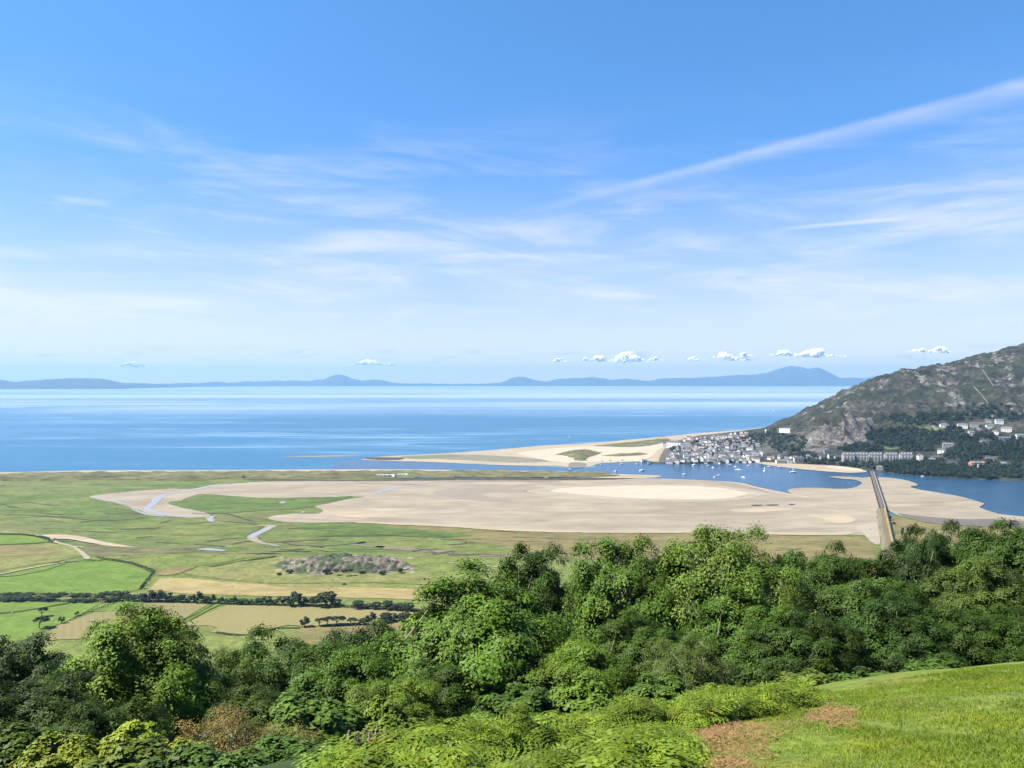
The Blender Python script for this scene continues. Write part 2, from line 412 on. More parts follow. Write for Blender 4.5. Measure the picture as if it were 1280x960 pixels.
def hay_mat(name, ang, cols, sc):
    m, nt, b = new_mat(name)
    mp = nt.new('ShaderNodeMapping'); nt.l.new(nt.new('ShaderNodeNewGeometry').outputs['Position'], mp.inputs[0])
    mp.inputs['Rotation'].default_value = (0, 0, ang)
    wv = nt.new('ShaderNodeTexWave', bands_direction='X', wave_profile='SIN')
    nt.l.new(mp.outputs[0], wv.inputs[0]); wv.inputs['Scale'].default_value = sc
    wv.inputs['Distortion'].default_value = 5.; wv.inputs['Detail'].default_value = 3; wv.inputs['Detail Scale'].default_value = .3
    n = nt.noise(nt.pos(), .02, 6, .6, .5); cols = [K(c) for c in cols]
    c = nt.mix(nt.ss(n, .35, .65), cols[0], cols[1])
    f = nt.noise(nt.pos(), .25, 5, .7)
    c = nt.mix(nt.m('MULTIPLY', nt.ss(wv.outputs[0], .2, .9), nt.ss(f, .3, .7, .1, .65)), c, cols[2])
    nt.l.new(c, b.inputs['Base Color']); b.inputs['Roughness'].default_value = 1; b.inputs['Specular IOR Level'].default_value = .1
    return m
m_hay = hay_mat('mown_hay', .75, ((.29,.25,.115), (.255,.235,.10), (.20,.205,.07)), .042)
m_hay2 = hay_mat('mown_hay_pale', -.5, ((.27,.235,.115), (.245,.22,.10), (.20,.19,.075)), .05)

m_damp = ground_mat('drying_sand', [(.33,.285,.22), (.40,.35,.275), (.36,.31,.24)], .012, .05, (.5, 1.6, 1), fine=.1)
# --- the sheets, lowest first
sheet('farmland', [(-700,690),(-200,690),(0,692),(200,695),(480,694),(640,704),(760,745),(1000,760),(1300,760),(1900,765),(2300,790),(2300,1010),(-1400,1010),(-1100,760)], 1.3, m_land, 0, 0, smooth=False)
sheet('salt_marsh', [(-700,599),(-300,597.5),(0,595.2),(60,593.6),(300,592.4),(420,594),(500,599),(560,606),(700,618),(900,632),(1060,642),(1098,642),(1112,643),(1130,646),(1170,653.5),(1250,658.5),(1350,662),(1600,668),(2000,676),(2300,860),(1200,860),(640,800),(350,712),(200,706),(0,706),(-700,714)], .5, m_marsh, 1, .2, 3)
sheet('dry_marsh', [(425,655),(480,656),(560,660),(640,664.5),(720,666),(800,667),(900,667),(1000,670),(1060,671),(1085,676),(1096,694),(1090,716),(980,722),(900,720),(800,712),(740,700),(660,690),(600,678),(520,667),(460,661)], .75, m_marsh2, 4, 1.5, 5)
sheet('dry_marsh', [(1112,646),(1130,648),(1170,655),(1250,660),(1350,664),(1600,670),(1600,690),(1300,684),(1180,678),(1125,676),(1116,662)], .75, m_marsh2, 1, .5, 6)
sheet('green_marsh', [(210,628),(232,625),(255,619),(280,620),(320,622),(360,624),(400,622.5),(440,620),(425,624.5),(392,628.5),(396,632),(370,636),(330,638),(290,641),(262,641),(240,637),(222,633)], 1.0, m_marsh3, 1, .3, 7)
sheet('green_marsh', [(90,636),(140,633),(170,640),(185,646),(160,650),(120,648),(80,645)], .75, m_marsh3, 2, .5, 8)
sheet('green_marsh', [(380,655),(420,653.5),(470,656),(530,662),(590,668),(560,672),(480,668),(420,664),(370,660)], .78, m_marsh3, 3, .7, 9)
# strip of dune grass behind the beach, with real humps
sheet('beach', [(-700,597),(-300,593.5),(-20,590.8),(100,588.2),(220,587.6),(300,587.2),(480,586.6),(640,588.2),(735,590),(775,592.4),(800,593.2),(825,594.6),(820,597),(775,597.5),(640,595),(400,593),(100,594),(-300,598),(-700,602)], .4, m_beach, 2, .25, 11)
def dune_strip(name, pts, z, mat, hgt, seed, label=None):
    o = outline(pts, 2, .3, seed); Vp = np.array([P(a, b2, z) for a, b2 in o])[:, :2]
    x0, y0 = Vp.min(0); x1, y1 = Vp.max(0); st = 7.
    gx, gy = np.meshgrid(np.arange(x0, x1, st*1.6), np.arange(y0, y1, st))
    d = poly_dist(gx, gy, Vp)
    zz = z + np.clip(d, -1, 40)/40*hgt*.6 + np.where(d > 0, (fbm(gx*.03, gy*.03, seed, 4) - .3)*hgt*1.6*sstep(0, 22, d), 0)
    n = gx.shape; V = np.c_[gx.ravel(), gy.ravel(), zz.ravel()]
    idx = np.arange(gx.size).reshape(n); f = np.stack([idx[:-1,:-1], idx[:-1,1:], idx[1:,1:], idx[1:,:-1]], -1).reshape(-1, 4)
    keep = (d > -3).ravel()[f].all(1)
    return tag(obj(name, mesh_np(name, V, f[keep], mat, True)), kind='structure')
def poly_dist(x, y, poly):
    """signed distance to a polygon, positive inside"""
    sh = np.shape(x); x = np.ravel(x).astype(float); y = np.ravel(y).astype(float)
    inside = np.zeros(len(x), bool); dm = np.full(len(x), 1e18)
    n = len(poly)
    for i in range(n):
        ax, ay = poly[i]; bx, by = poly[(i+1) % n]
        c = ((ay > y) != (by > y))
        with np.errstate(divide='ignore', invalid='ignore'):
            xi = (bx-ax)*(y-ay)/(by-ay if by != ay else 1e-12) + ax
        inside ^= c & (x < xi)
        L = (bx-ax)**2 + (by-ay)**2 + 1e-12
        t = np.clip(((x-ax)*(bx-ax) + (y-ay)*(by-ay))/L, 0, 1)
        dm = np.minimum(dm, (x-ax-t*(bx-ax))**2 + (y-ay-t*(by-ay))**2)
    d = np.sqrt(dm); return np.where(inside, d, -d).reshape(sh)
dune_strip('dunes', [(-300,596.6),(0,593.4),(60,591.9),(300,590.4),(430,590.2),(520,590),(620,589.8),(700,590.6),(765,592.6),(772,595),(700,597),(600,596.8),(520,597.6),(430,598),(300,597.6),(240,601),(100,600),(-300,605)], .6, m_dune, 8, 12)
sheet('shore_mud', [(300,599.3),(340,598.4),(430,599.6),(520,598.4),(600,597.4),(680,597.2),(760,597.4),(800,598.4),(760,600),(680,600.8),(600,600),(520,601.2),(430,601.6),(350,600.8)], .8, m_darkmud, 3, .25, 13)
sheet('sand_flat', [(112,621),(125,618.2),(150,615.4),(185,612.4),(215,611),(240,611),(262,607.6),(290,604.6),(330,602),(380,601.2),(430,601.4),(520,601),(600,600),(680,600.4),(740,600.2),(780,599),(800,598),(840,598.6),(885,600.4),(920,604),(945,610),(975,616.5),(1005,621),(1035,624.5),(1060,624.5),(1101,622.5),(1107,640),(1109,655),(1104,668),(1085,669),(1062,668.4),(1050,667.6),(960,667),(880,664.5),(800,665),(740,664),(690,663),(640,662.5),(600,659),(540,656),(480,653.8),(450,652.6),(425,652.8),(390,653.4),(352,652),(335,647),(362,642.4),(398,642),(404,637.5),(394,633),(410,629.5),(432,624.5),(456,621),(420,621),(340,622.4),(300,620.6),(270,618.4),(252,617.4),(232,623.2),(222,630),(240,636),(257,641),(262,645),(240,647),(215,645.6),(190,643),(165,635),(145,629),(125,625)], .9, m_sandwet, 2, .35, 14)
# tone patches of the flat
sheet('damp_margin', [(660,614),(690,608.6),(740,606.6),(800,605.6),(860,605.6),(905,608),(940,612),(958,617),(940,622.4),(905,626),(850,627),(790,625.6),(735,622.4),(690,618.6)], 1.05, m_damp, 6, .5, 151)
sheet('dry_sandbank', [(686,614),(700,610.2),(740,608.6),(800,607.2),(850,607.2),(890,609),(915,612),(933,616),(925,620),(900,623.4),(860,624.4),(800,623),(750,620),(710,616.6)], 1.2, m_sanddry, 6, .45, 15)
sheet('dry_sand', [(912,637.4),(940,635.2),(968,634.2),(992,635.6),(984,638),(955,639.8),(925,640)], 1.1, m_beach, 5, .5, 16)
sheet('dry_sand', [(1012,643.5),(1040,642.8),(1062,645),(1070,650),(1050,654),(1030,649.5),(1018,646)], 1.1, m_beach, 3, .3, 17)
sheet('dry_sand', [(1070,660),(1085,654),(1094,653),(1098,664),(1100,680),(1090,678),(1082,670),(1076,664)], 1.2, m_damp, 1, .3, 18)
sheet('tide_line', [(440,652),(500,653.6),(560,655.8),(620,659.6),(680,662),(760,663),(860,663.6),(960,665),(1040,665),(1062,664),(1060,668.6),(960,668),(880,665.8),(800,666.2),(700,665.2),(640,663.4),(540,657.6),(460,654)], 1.15, m_beach, 3, .5, 19)
sheet('dry_sand', [(425,636),(470,635),(520,637),(480,640.6),(500,644),(452,647),(415,643),(408,639)], 1.05, m_beach, 5, .5, 20)
sheet('wet_flat', [(560,612),(640,606),(690,603.4),(640,610),(600,617),(640,626),(580,624),(540,617)], 1.05, plain_mat('damp_sand', (.285,.243,.188), .8, .1, .02, .3), 6, .6, 21)
sheet('sand_spit', [(1036,595.6),(1060,595.8),(1078,597),(1093,599),(1101,630),(1060,629),(1020,625),(990,617.5),(984,612.6),(995,610),(1020,609.6),(1050,611),(1068,609.4),(1078,604),(1070,600),(1050,598)], .8, m_sandwet, 2, .25, 22)
sheet('sandbank', [(1095,598),(1113,597.4),(1130,599.8),(1145,604),(1147,606.6),(1138,608.4),(1150,612),(1180,617),(1205,621.6),(1230,629.5),(1224,633.6),(1241,640),(1256,643.6),(1300,647),(1420,655),(1420,664),(1300,661),(1250,658.4),(1200,656),(1170,654),(1130,646),(1111,639),(1101,634),(1096,615)], .92, m_sandwet, 1.5, .3, 23)
sheet('shore_mud', [(1122,641),(1150,645),(1200,648.6),(1240,649),(1300,652),(1420,658),(1420,666),(1300,662),(1250,659),(1200,656.6),(1170,654.4),(1140,649)], 1.05, plain_mat('grey_mud', (.16,.14,.115), .7, .2, .03), 2, .4, 24)
sheet('shoal', [(838,600.5),(890,601),(925,603.5),(948,609),(980,615.5),(1010,620.5),(1000,622.5),(950,614),(915,605.5),(880,602.5)], .85, m_beach, 1, .1, 25)
# spit across the water
sheet('beach_spit', [(452,573.6),(470,571.2),(520,568.4),(580,565),(640,560.4),(680,556.8),(740,553.6),(790,549.2),(830,545.6),(870,541.8),(920,537.8),(975,533.4),(1000,540),(900,556),(885,558),(860,570),(840,578),(826,578.6),(812,576.4),(800,577.2),(770,578.2),(750,579.4),(735,583.4),(722,585),(708,584),(700,582.6),(650,582),(600,580.4),(540,577.6),(500,576.4),(462,575.2)], .5, m_beach, 2, .2, 26)
sheet('dry_sand', [(646,567),(670,562.6),(730,557.8),(760,556.2),(830,551.6),(846,553),(832,558),(824,562),(815,570),(800,575.8),(765,577.2),(742,577.8),(715,579),(690,576.6),(662,571)], .8, m_sanddry, 2, .2, 27)
dune_strip('dunes', [(742,557.4),(760,555),(790,552.2),(832,548.2),(838,550.6),(820,555.6),(805,558),(790,558.8),(765,558.4)], 1.0, m_dune, 4, 28)
dune_strip('dunes', [(693,568.4),(710,564.2),(735,563),(753,566.4),(738,571),(734,575.4),(722,576.2),(715,573),(704,569)], 1.0, m_dune, 6, 29)
dune_strip('dunes', [(752,569.6),(770,567.4),(795,566.4),(810,567.6),(795,569.4),(772,570.2)], 1.0, m_dune, 4, 30)
sheet('shingle_point', [(712,578.5),(724,577.6),(733,580),(730,584),(720,585),(710,583.4)], .9, plain_mat('shingle', (.21,.19,.16), .9, .25, .1), 1, .2, 31)
sheet('wet_flat', [(452,572.6),(475,571.6),(505,572),(500,574.6),(470,574.8)], .65, m_darkmud, 2, .15, 32)
sheet('wet_flat', [(530,569.5),(560,568),(600,568.6),(645,571),(690,576.4),(640,578),(580,575),(545,573)], .65, plain_mat('weedy_flat', (.22,.21,.15), .8, .25, .02), 3, .2, 33)
sheet('green_marsh', [(500,570.6),(540,569),(572,568.4),(560,572),(520,573.6)], .66, plain_mat('weed', (.17,.19,.10), .9, .2, .02), 2, .15, 34)
sheet('sandbar', [(350,571),(385,569.9),(420,569.2),(452,570),(430,570.6),(390,571.2)], .25, m_mud, 2, .08, 35)
sheet('harbour_beach', [(945,577.4),(975,577.8),(1000,578.6),(1040,581.6),(1062,583.4),(1078,586),(1083,589.6),(1060,590.8),(1020,588),(985,584.6),(955,580.6)], .6, m_beach, 1, .12, 36)
sheet('dry_sand', [(1030,583.2),(1050,582.6),(1070,585.6),(1080,588.8),(1060,588),(1040,585.6)], .85, m_sanddry, 1, .12, 37)
# estuary water is a deeper blue than the open sea
sheet('estuary', [(430,576),(500,577.4),(600,581.4),(700,584),(722,586),(740,584.4),(755,580),(812,576.6),(860,577),(945,577),(1090,588),(1200,598),(1400,604),(1900,625),(1900,668),(1420,668),(1250,657),(1111,637),(1099,612),(1060,622),(1000,620),(950,612),(890,602),(830,598.6),(780,593),(735,591.5),(640,589.6),(480,587.4),(420,587.6)], .08, m_est, 0, 0, 38)

# creeks
ribbon('tidal_creek', [(292,603.6),(276,605.2),(262,607.2),(246,611),(226,614.4),(207,617.4),(198,623),(189,631),(184,636),(196,640.4),(214,644),(236,645),(254,645)], [5,8,10,12,10,10,14,12,10,9,8,5,2], 1.05, m_creek, .3, 0, 41)
ribbon('tidal_creek', [(116,620.5),(135,624),(155,629.4),(166,631)], [3,6,5,2], 1.05, m_creek, .3, 0, 42)
ribbon('tidal_creek', [(165,636),(178,641),(188,643.6),(205,645.4)], [3,6,6,4], 1.05, m_creek, .3, 0, 43)
ribbon('creek_mud', [(320,656.6),(338,657),(336,660),(327,664.4),(317,669.4),(317,674),(328,678.6),(349,682)], [6,14,15,15,13,12,9,4], 1.0, m_mud, .2, 0, 44)
ribbon('tidal_creek', [(339,657.6),(335,660.6),(326,664.6),(316.5,669.6),(316,672.6)], [5,8,8,8,5], 1.15, m_creek, .2, 0, 45)
ribbon('tidal_creek', [(338,681),(349,682.4)], [3,3], 1.15, m_creek, .2, 0, 46)
ribbon('creek_mud', [(256,644),(262,647),(266,651)], [9,14,8], 1.0, m_mud, .2, 0, 47)
ribbon('tidal_creek', [(268,644.8),(262,648),(265,652)], [5,9,6], 1.15, m_creek, .2, 0, 48)
sheet('pool', [(246,686.6),(262,685.4),(282,687.6),(270,688.6),(252,688)], 1.1, m_creek, 1, .2, 49)
sheet('pool', [(349,627.6),(355,626.6),(357,628),(352,629)], 1.2, m_creek, .5, .1, 50)
sheet('pool', [(376,640),(380,639),(381,640.4),(377,641)], 1.2, m_creek, .3, .1, 51)
ribbon('tidal_creek', [(530,605.6),(505,608.4),(486,611.4),(466,617.4)], [5,10,13,7], 1.1, m_creek, .3, 0, 52)
ribbon('tidal_creek', [(560,602.6),(600,601.4),(640,601),(700,602)], [8,10,8,4], 1.1, plain_mat('wet_mud', (.20,.18,.155), .9, .1, .03, .1), .3, 0, 53)  # dull grey-brown mud strip below the grassy point
DARK = [([(240,641.4),(262,642.2),(285,642.4),(320,653.6)], 5), ([(272,651),(300,653),(320,655.6)], 4), ([(313,668),(320,664),(328,660)], 5), ([(258,677),(280,674),(300,672)], 4),
        ([(345,677.4),(372,676),(392,675),(410,674.4)], 4), ([(360,661),(385,660),(425,660.4)], 4), ([(388,683),(420,681.5),(450,678.5),(455,677)], 4), ([(445,678.6),(455,677)], 8),
        ([(515,689),(530,687.5),(548,686.4)], 6), ([(540,692),(555,690),(566,688.4)], 8), ([(560,692.8),(600,693),(632,694)], 5), ([(645,694.6),(655,692.4),(668,691)], 7),
        ([(560,681),(580,679.4),(582,677)], 4), ([(100,653),(122,650),(140,650.4),(175,648)], 5), ([(200,654),(215,650)], 6), ([(60,645),(110,649.6)], 4), ([(230,655),(262,652)], 3), ([(0,643),(60,644.6)], 3),
        ([(290,680),(310,676.6),(345,678)], 3), ([(150,662),(200,659.4)], 4), ([(170,672),(190,670)], 5), ([(640,671),(720,674),(760,673)], 3), ([(820,687),(838,686),(850,684)], 5)]
for i, (pth, wd) in enumerate(DARK):
    ribbon('creek_channel', pth, wd, .95, m_darkmud, 1.2, 0, 60+i, wvar=.8)
for i, (pth, wd) in enumerate([([(470,683),(500,686),(540,688.5),(566,690)], 14), ([(600,693.6),(640,695)], 12), ([(430,680),(480,684)], 8)]):
    ribbon('creek_mud', pth, wd, .85, plain_mat('heathery_mud', (.20,.165,.12), .95, .2, .05), 1, 0, 90+i, wvar=.6)
# many smaller winding runnels in the marsh
rc = random.Random(12)
for i in range(34):
    x0, y0 = rc.choice([(rc.uniform(-20, 330), rc.uniform(638, 684)), (rc.uniform(330, 620), rc.uniform(664, 690)), (rc.uniform(-20, 200), rc.uniform(604, 640)), (rc.uniform(600, 1000), rc.uniform(674, 700))])
    pth = [(x0, y0)]; a_ = rc.choice([0, 3.14]) + rc.uniform(-.25, .25)
    for k in range(rc.randint(3, 7)):
        a_ += rc.uniform(-.9, .9)*.5; pth.append((pth[-1][0] + math.cos(a_)*rc.uniform(5, 12), pth[-1][1] + math.sin(a_)*rc.uniform(.8, 2.2)))
    if any(p_[1] < 634 and p_[0] > 95 for p_ in pth): continue
    ribbon('creek_channel', pth, rc.uniform(1.6, 3.4), .97 + .002*i, m_darkmud, 1.5, 0, 400+i, wvar=.9)
# mussel beds on the sand
for i, (a, c, y) in enumerate([(938,954,631.6), (956,974,631.2), (986,994,630.6)]):
    sheet('mussel_bed', [(a,y),(a+(c-a)*.4,y-.9),(c,y-.3),(a+(c-a)*.6,y+.7)], 1.3, m_darkmud, 1, .3, 95+i)

# --- fields
G = 1.7
sheet('field', [(-300,670),(-20,668),(30,668),(62,673),(60,677.5),(0,680.5),(-300,682)], G, m_green, 1, .3, 101, False)
sheet('field', [(-300,683),(0,681),(60,678.4),(95,683),(106,694),(80,700),(0,713),(-300,736)], G, m_olive, 1, .3, 102, False)
sheet('dry_patch', [(-300,683),(-60,683),(0,682.4),(40,683.6),(72,688.4),(58,692),(10,696.4),(-60,702),(-300,712)], G+.2, m_brown, 2, .6, 103)
sheet('field', [(-300,741),(0,719),(82,704),(112,699.6),(150,703),(190,716),(176,736),(150,742.6),(0,741.4),(-300,742)], G, m_green, 1, .3, 104, False)
sheet('field', [(128,697),(180,692),(300,691.6),(345,694),(300,699),(240,709),(205,716),(192,714),(160,703)], G, m_land, 1, .3, 105, False)
sheet('dry_patch', [(195,717),(215,710),(238,707),(246,708),(225,716),(205,719)], G+.2, m_brown, 1, .3, 106)
sheet('field', [(226,716.4),(262,708.5),(300,702),(356,697),(520,697),(610,701),(640,703),(640,735),(470,728),(340,729),(280,724)], G, m_olive, 1, .3, 107, False)
sheet('field', [(186,737),(200,722.4),(236,722.6),(300,728.6),(350,731.5),(470,731.6),(640,739),(640,757),(560,752),(500,748.4),(410,746.4),(300,744),(240,742.6)], G, m_straw, 1, .3, 108, False)
sheet('field', [(330,730.6),(420,729.6),(500,730),(640,736.6),(640,740),(470,734),(350,733)], G+.15, m_olive, 1, .3, 109, False)
sheet('field', [(500,697.5),(560,695.4),(640,698.6),(760,706),(760,760),(640,735),(560,722),(520,716)], G+.05, m_green if False else m_land, 1, .3, 110, False)
sheet('field', [(-300,750),(0,749.4),(90,751.4),(128,753),(90,774),(62,784.6),(30,800),(-60,840),(-300,870)], G, m_green, 1, .3, 111, False)
sheet('field', [(146,752.6),(180,752.6),(176,757),(140,764.6),(110,764)], G, m_green, 1, .2, 112, False)
sheet('hay_field', [(64,784),(90,775.6),(118,765.6),(150,763.6),(172,760),(185,753.6),(263,753.4),(222,778.6),(170,796),(60,800)], G+.1, m_hay2, .6, .2, 113, False)
sheet('hay_field', [(284,756.4),(360,757),(440,758.4),(500,762),(540,766),(540,772),(470,776),(420,781.6),(378,782.4),(360,781),(330,787.6),(310,793),(285,793),(262,789.6),(272,784.6),(262,782),(225,781.4)], G+.1, m_hay, .8, .3, 114, False)
sheet('field', [(222,782.4),(258,783),(262,791),(290,794.6),(316,794),(336,788.6),(362,784),(374,784),(372,795),(366,830),(240,830),(180,830)], G, m_land, .6, .2, 115, False)
sheet('dry_patch', [(370,790),(376,785),(420,783.8),(480,779.6),(540,774),(540,790),(470,795),(430,797),(400,803),(372,806)], G+.1, m_brown, 1, .4, 116)
sheet('field', [(372,806),(405,801),(440,797),(520,790),(620,790),(600,850),(360,850)], G+.05, m_olive, 1, .4, 117, False)
ribbon('grass_lane', [(222,781),(248,767),(272,755)], 6, G+.3, m_green, .1, 0, 118, wvar=.1)
# rough bank and pale sand beside it
sheet('rough_bank', [(100,684),(135,680),(200,684),(280,688.6),(350,690.6),(300,692),(200,691.6),(130,695),(112,694)], G, m_dune, 2, .5, 119)
sheet('pale_sand', [(52,669),(66,668),(100,670),(122,675.4),(150,680.6),(168,683.6),(140,682.4),(110,678),(88,674),(70,673)], G+.1, m_beach, 1, .3, 120)
ribbon('farm_track', [(-120,741),(0,717.4),(40,709.4),(82,702.4),(104,700)], [5,4.5,4.5,4,3], G+.4, m_path, .1, 0, 121, wvar=.2)
ribbon('farm_track', [(30,667),(60,671),(70,677.4),(92,683.6),(106,694),(110,698.6)], [4,4,5,4,6,6], G+.4, m_path, .1, 0, 122, wvar=.2)
ribbon('farm_track', [(92,682.4),(104,683.6)], 4, G+.45, m_path, .1, 0, 123)
ribbon('farm_track', [(-200,749),(0,745.6),(80,744.6),(150,746),(240,748)], 4, G+.35, m_brown, .1, 0, 124)
ribbon('farm_track', [(152,743),(186,743.2)], 4, G+.4, m_path, .1, 0, 125)
ribbon('shore_path', [(560,703),(600,706),(628,709.6)], 3, G+.4, m_path, .1, 0, 126)
ribbon('shore_path', [(-300,608.6),(0,605.8),(100,608),(190,610.2)], 5, .9, m_path, .2, 0, 127)
for i, (pth, wd) in enumerate([([(262,708.5),(300,701.4),(345,695)], 4), ([(128,697.6),(165,704),(192,714.6)], 4), ([(-200,716),(0,720.6),(82,705)], 2), ([(-200,682.4),(0,680.6),(60,677.6),(66,674)], 4),
                               ([(-100,769),(0,766),(40,761.4),(86,753.6)], 3), ([(270,789.6),(300,793.4),(325,790.6),(345,785),(375,785)], 3), ([(0,668),(35,668.6),(62,674)], 5), ([(210,783),(240,770),(268,754.6)], 2)]):
    ribbon('field_ditch', pth, wd, G+.45, m_dark, .5, 0, 130+i, wvar=.6)
# ================================================================ TERRAIN: near hillside, headland, far peninsula, rocky knoll
def near_z(x, y):
    x = np.asarray(x, float); y = np.asarray(y, float)
    yb = np.where(x > 0, 15 + .75*np.minimum(x, 60), np.maximum(15 + .45*x, 4))
    t = np.maximum(0, y - yb)
    z = 218.4 - .35*y + .05*np.clip(x, -80, 80) - (.14 + .09*sstep(-4, -16, x))*t*t/(t + 7)
    z = z + (fbm(x*.09, y*.09, 5, 4) - .5)*1.1*sstep(3, 12, np.hypot(x, y))
    return np.maximum(z, 1.0 + .25*np.log1p(np.exp(np.clip((z - 1.0)*4, -50, 50)))) if False else np.maximum(z, .6)

def nonuni(a, b, fine_a, fine_b, fs, cs):
    out = [a]; 
    while out[-1] < b:
        v = out[-1]; out.append(v + (fs if fine_a <= v <= fine_b else cs))
    return np.array(out)
gx, gy = np.meshgrid(nonuni(-420, 520, -26, 44, .6, 6), nonuni(-60, 640, 4, 40, .6, 6))
Vn = np.c_[gx.ravel(), gy.ravel(), near_z(gx, gy).ravel()]
idx = np.arange(gx.size).reshape(gx.shape)
fn = np.stack([idx[:-1,:-1], idx[:-1,1:], idx[1:,1:], idx[1:,:-1]], -1).reshape(-1, 4)
fn = fn[(Vn[fn][:, :, 2] > .61).any(1)]
m_hillside = ground_mat('meadow_soil', [(.13,.205,.022), (.155,.22,.03), (.195,.22,.05), (.14,.215,.024)], .28, 4.5, fine=.28, bump=.08,
                        spots=[((.27,.21,.07), .35, .62, .74, (1, 1, 1)), ((.075,.14,.014), 1.1, .6, .72, (1, 1, 1))])
def ground_pt(px, py, lift=0.):
    d = np.arange(4, 80, .1); x = (px-640)/F*d; zr = H - (py-HOR)/F*d; k = np.nonzero(near_z(x, d)+lift >= zr)[0]
    i = k[0] if len(k) else len(d)-1
    return np.array([x[i], d[i], near_z(x[i], d[i])])
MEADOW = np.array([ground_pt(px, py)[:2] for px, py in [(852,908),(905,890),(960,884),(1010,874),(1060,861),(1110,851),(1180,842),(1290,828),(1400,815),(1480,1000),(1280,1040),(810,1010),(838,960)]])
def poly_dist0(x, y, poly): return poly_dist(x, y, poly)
floor = sstep(-2.4, -4.0, poly_dist(gx, gy, MEADOW) + (fbm(gx*1.1, gy*1.1, 44, 3)-.5)*1.2)  # woodland floor, its dark colour also standing for shade under the bracken
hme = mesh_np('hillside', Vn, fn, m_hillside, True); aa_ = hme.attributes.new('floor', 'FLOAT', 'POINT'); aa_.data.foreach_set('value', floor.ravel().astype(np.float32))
hnt = NT(m_hillside.node_tree); hb = m_hillside.node_tree.nodes['Principled BSDF']; lk = hb.inputs['Base Color'].links[0].from_socket
li = np.zeros(gx.shape)
for px, py, rx, ry in [(898,919,50,15), (1040,896,27,12), (965,905,60,8), (908,956,26,6)]:
    c0 = ground_pt(px, py); ex = (ground_pt(px+rx, py)-c0)[:2]; ey = (ground_pt(px, py-ry)-c0)[:2]
    M = np.linalg.inv(np.stack([ex, ey], 1)); q_ = np.stack([gx-c0[0], gy-c0[1]], -1) @ M.T
    li = np.maximum(li, sstep(1.35, .5, np.hypot(q_[..., 0], q_[..., 1]) + (fbm(gx*1.3, gy*1.3, 66, 4)-.5)*1.3)*(.45 if px == 965 else 1))
al_ = hme.attributes.new('litter', 'FLOAT', 'POINT'); al_.data.foreach_set('value', li.ravel().astype(np.float32))
fl_ = hnt.new('ShaderNodeAttribute', attribute_name='litter')
lk = hnt.mix(hnt.m('MULTIPLY', fl_.outputs['Fac'], hnt.ss(hnt.noise(hnt.pos(), 5., 6, .7), .3, .6, .35, 1.)), lk, hnt.mix(hnt.noise(hnt.pos(), 9., 5, .7), (.085,.05,.02), (.20,.125,.05)))
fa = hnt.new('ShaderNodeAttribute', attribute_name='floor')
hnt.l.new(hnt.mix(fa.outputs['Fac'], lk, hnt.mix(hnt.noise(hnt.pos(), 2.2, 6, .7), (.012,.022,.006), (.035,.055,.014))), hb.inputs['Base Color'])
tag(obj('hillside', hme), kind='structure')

# ---- headland
LAND = [P(a, b)[:2] for a, b in [(1280,601.4),(1240,600),(1200,598.4),(1150,595),(1110,591),(1092,589),(1082,588.4),(1075,585.6),(1040,582),(1000,580),(950,577.4),(900,578.6),(860,579.4),(822,579.2),(824,577),(826,570),(831,562),(842,552.6),(870,545.8),(920,540),(958,535)]]
LAND += [(2100, 5200), (4600, 5600), (4600, 1300), P(1500,606)[:2], P(1400,604)[:2]]
LAND = np.array(LAND)
CT = [P(830,570,4), P(870,565,4), P(900,560,5), P(930,552,5), P(850,554,4), P(900,549,4), P(950,571,4), P(930,575,4), P(960,561,6), P(950,556,7), P(985,574,5), P(1030,578,5),
      Q(1000,562,2230), Q(1000,546,2420), Q(1000,532,2650), Q(975,549,2500), Q(1280,594,1760), Q(1400,596,1720), Q(1160,583,1890)]
for px, py, d in [(1050,573,2050),(1100,574.5,2030),(1150,574.5,2010),(1220,587,1850),(1050,562,2130),(1042,552,2230),(1046,523,2320),(1075,552,2200),(1072,527,2330),(1100,556,2170),(1100,541,2290),(1100,521,2440),(1100,501,2610),
                  (1150,558,2110),(1150,537,2250),(1150,517,2420),(1150,491,2620),(1200,562,2010),(1200,541,2150),(1200,521,2320),(1200,491,2560),(1200,471,2720),(1270,566,1950),(1270,546,2090),(1270,521,2280),(1270,491,2500),(1270,461,2720),
                  (1450,590,1750),(1450,540,2050),(1450,480,2450),(1020,540,2350),(1020,520,2600)]:
    CT.append(Q(px, py, d))
SKYL = [(945,541,3150),(957,534.5,3150),(973,531,3000),(997,523.5,2930),(1010,514,2880),(1025,507,2860),(1040,501.5,2840),(1063,492,2810),(1087,482.5,2800),(1115,470.5,2830),(1143,465,2860),(1172,459,2880),(1209,455,2900),(1219,450.5,2905),(1237,444.5,2920),(1256,440.5,2940),(1282,434,2960),(1340,418,2980),(1420,405,3000),(1560,396,3000)]
for px, py, d in SKYL:
    a = Q(px, py, d); CT.append(a)
    CT.append((a[0]*1.2+80, d + 600, a[2]*.72)); CT.append((a[0]*1.55+180, d + 1700, a[2]*.45))
CT = np.array(CT); Ls = 1000.
def tps(r2): return np.where(r2 > 1e-12, .5*r2*np.log(np.maximum(r2, 1e-12)), 0)
A = CT[:, :2]/Ls; n = len(A)
KM_ = tps(((A[:, None]-A[None])**2).sum(-1)) + np.eye(n)*2e-4
Pm = np.c_[np.ones(n), A]
sol = np.linalg.solve(np.block([[KM_, Pm], [Pm.T, np.zeros((3, 3))]]), np.r_[CT[:, 2], 0, 0, 0])
HN_, HA_, HS_ = n, A.copy(), sol.copy()
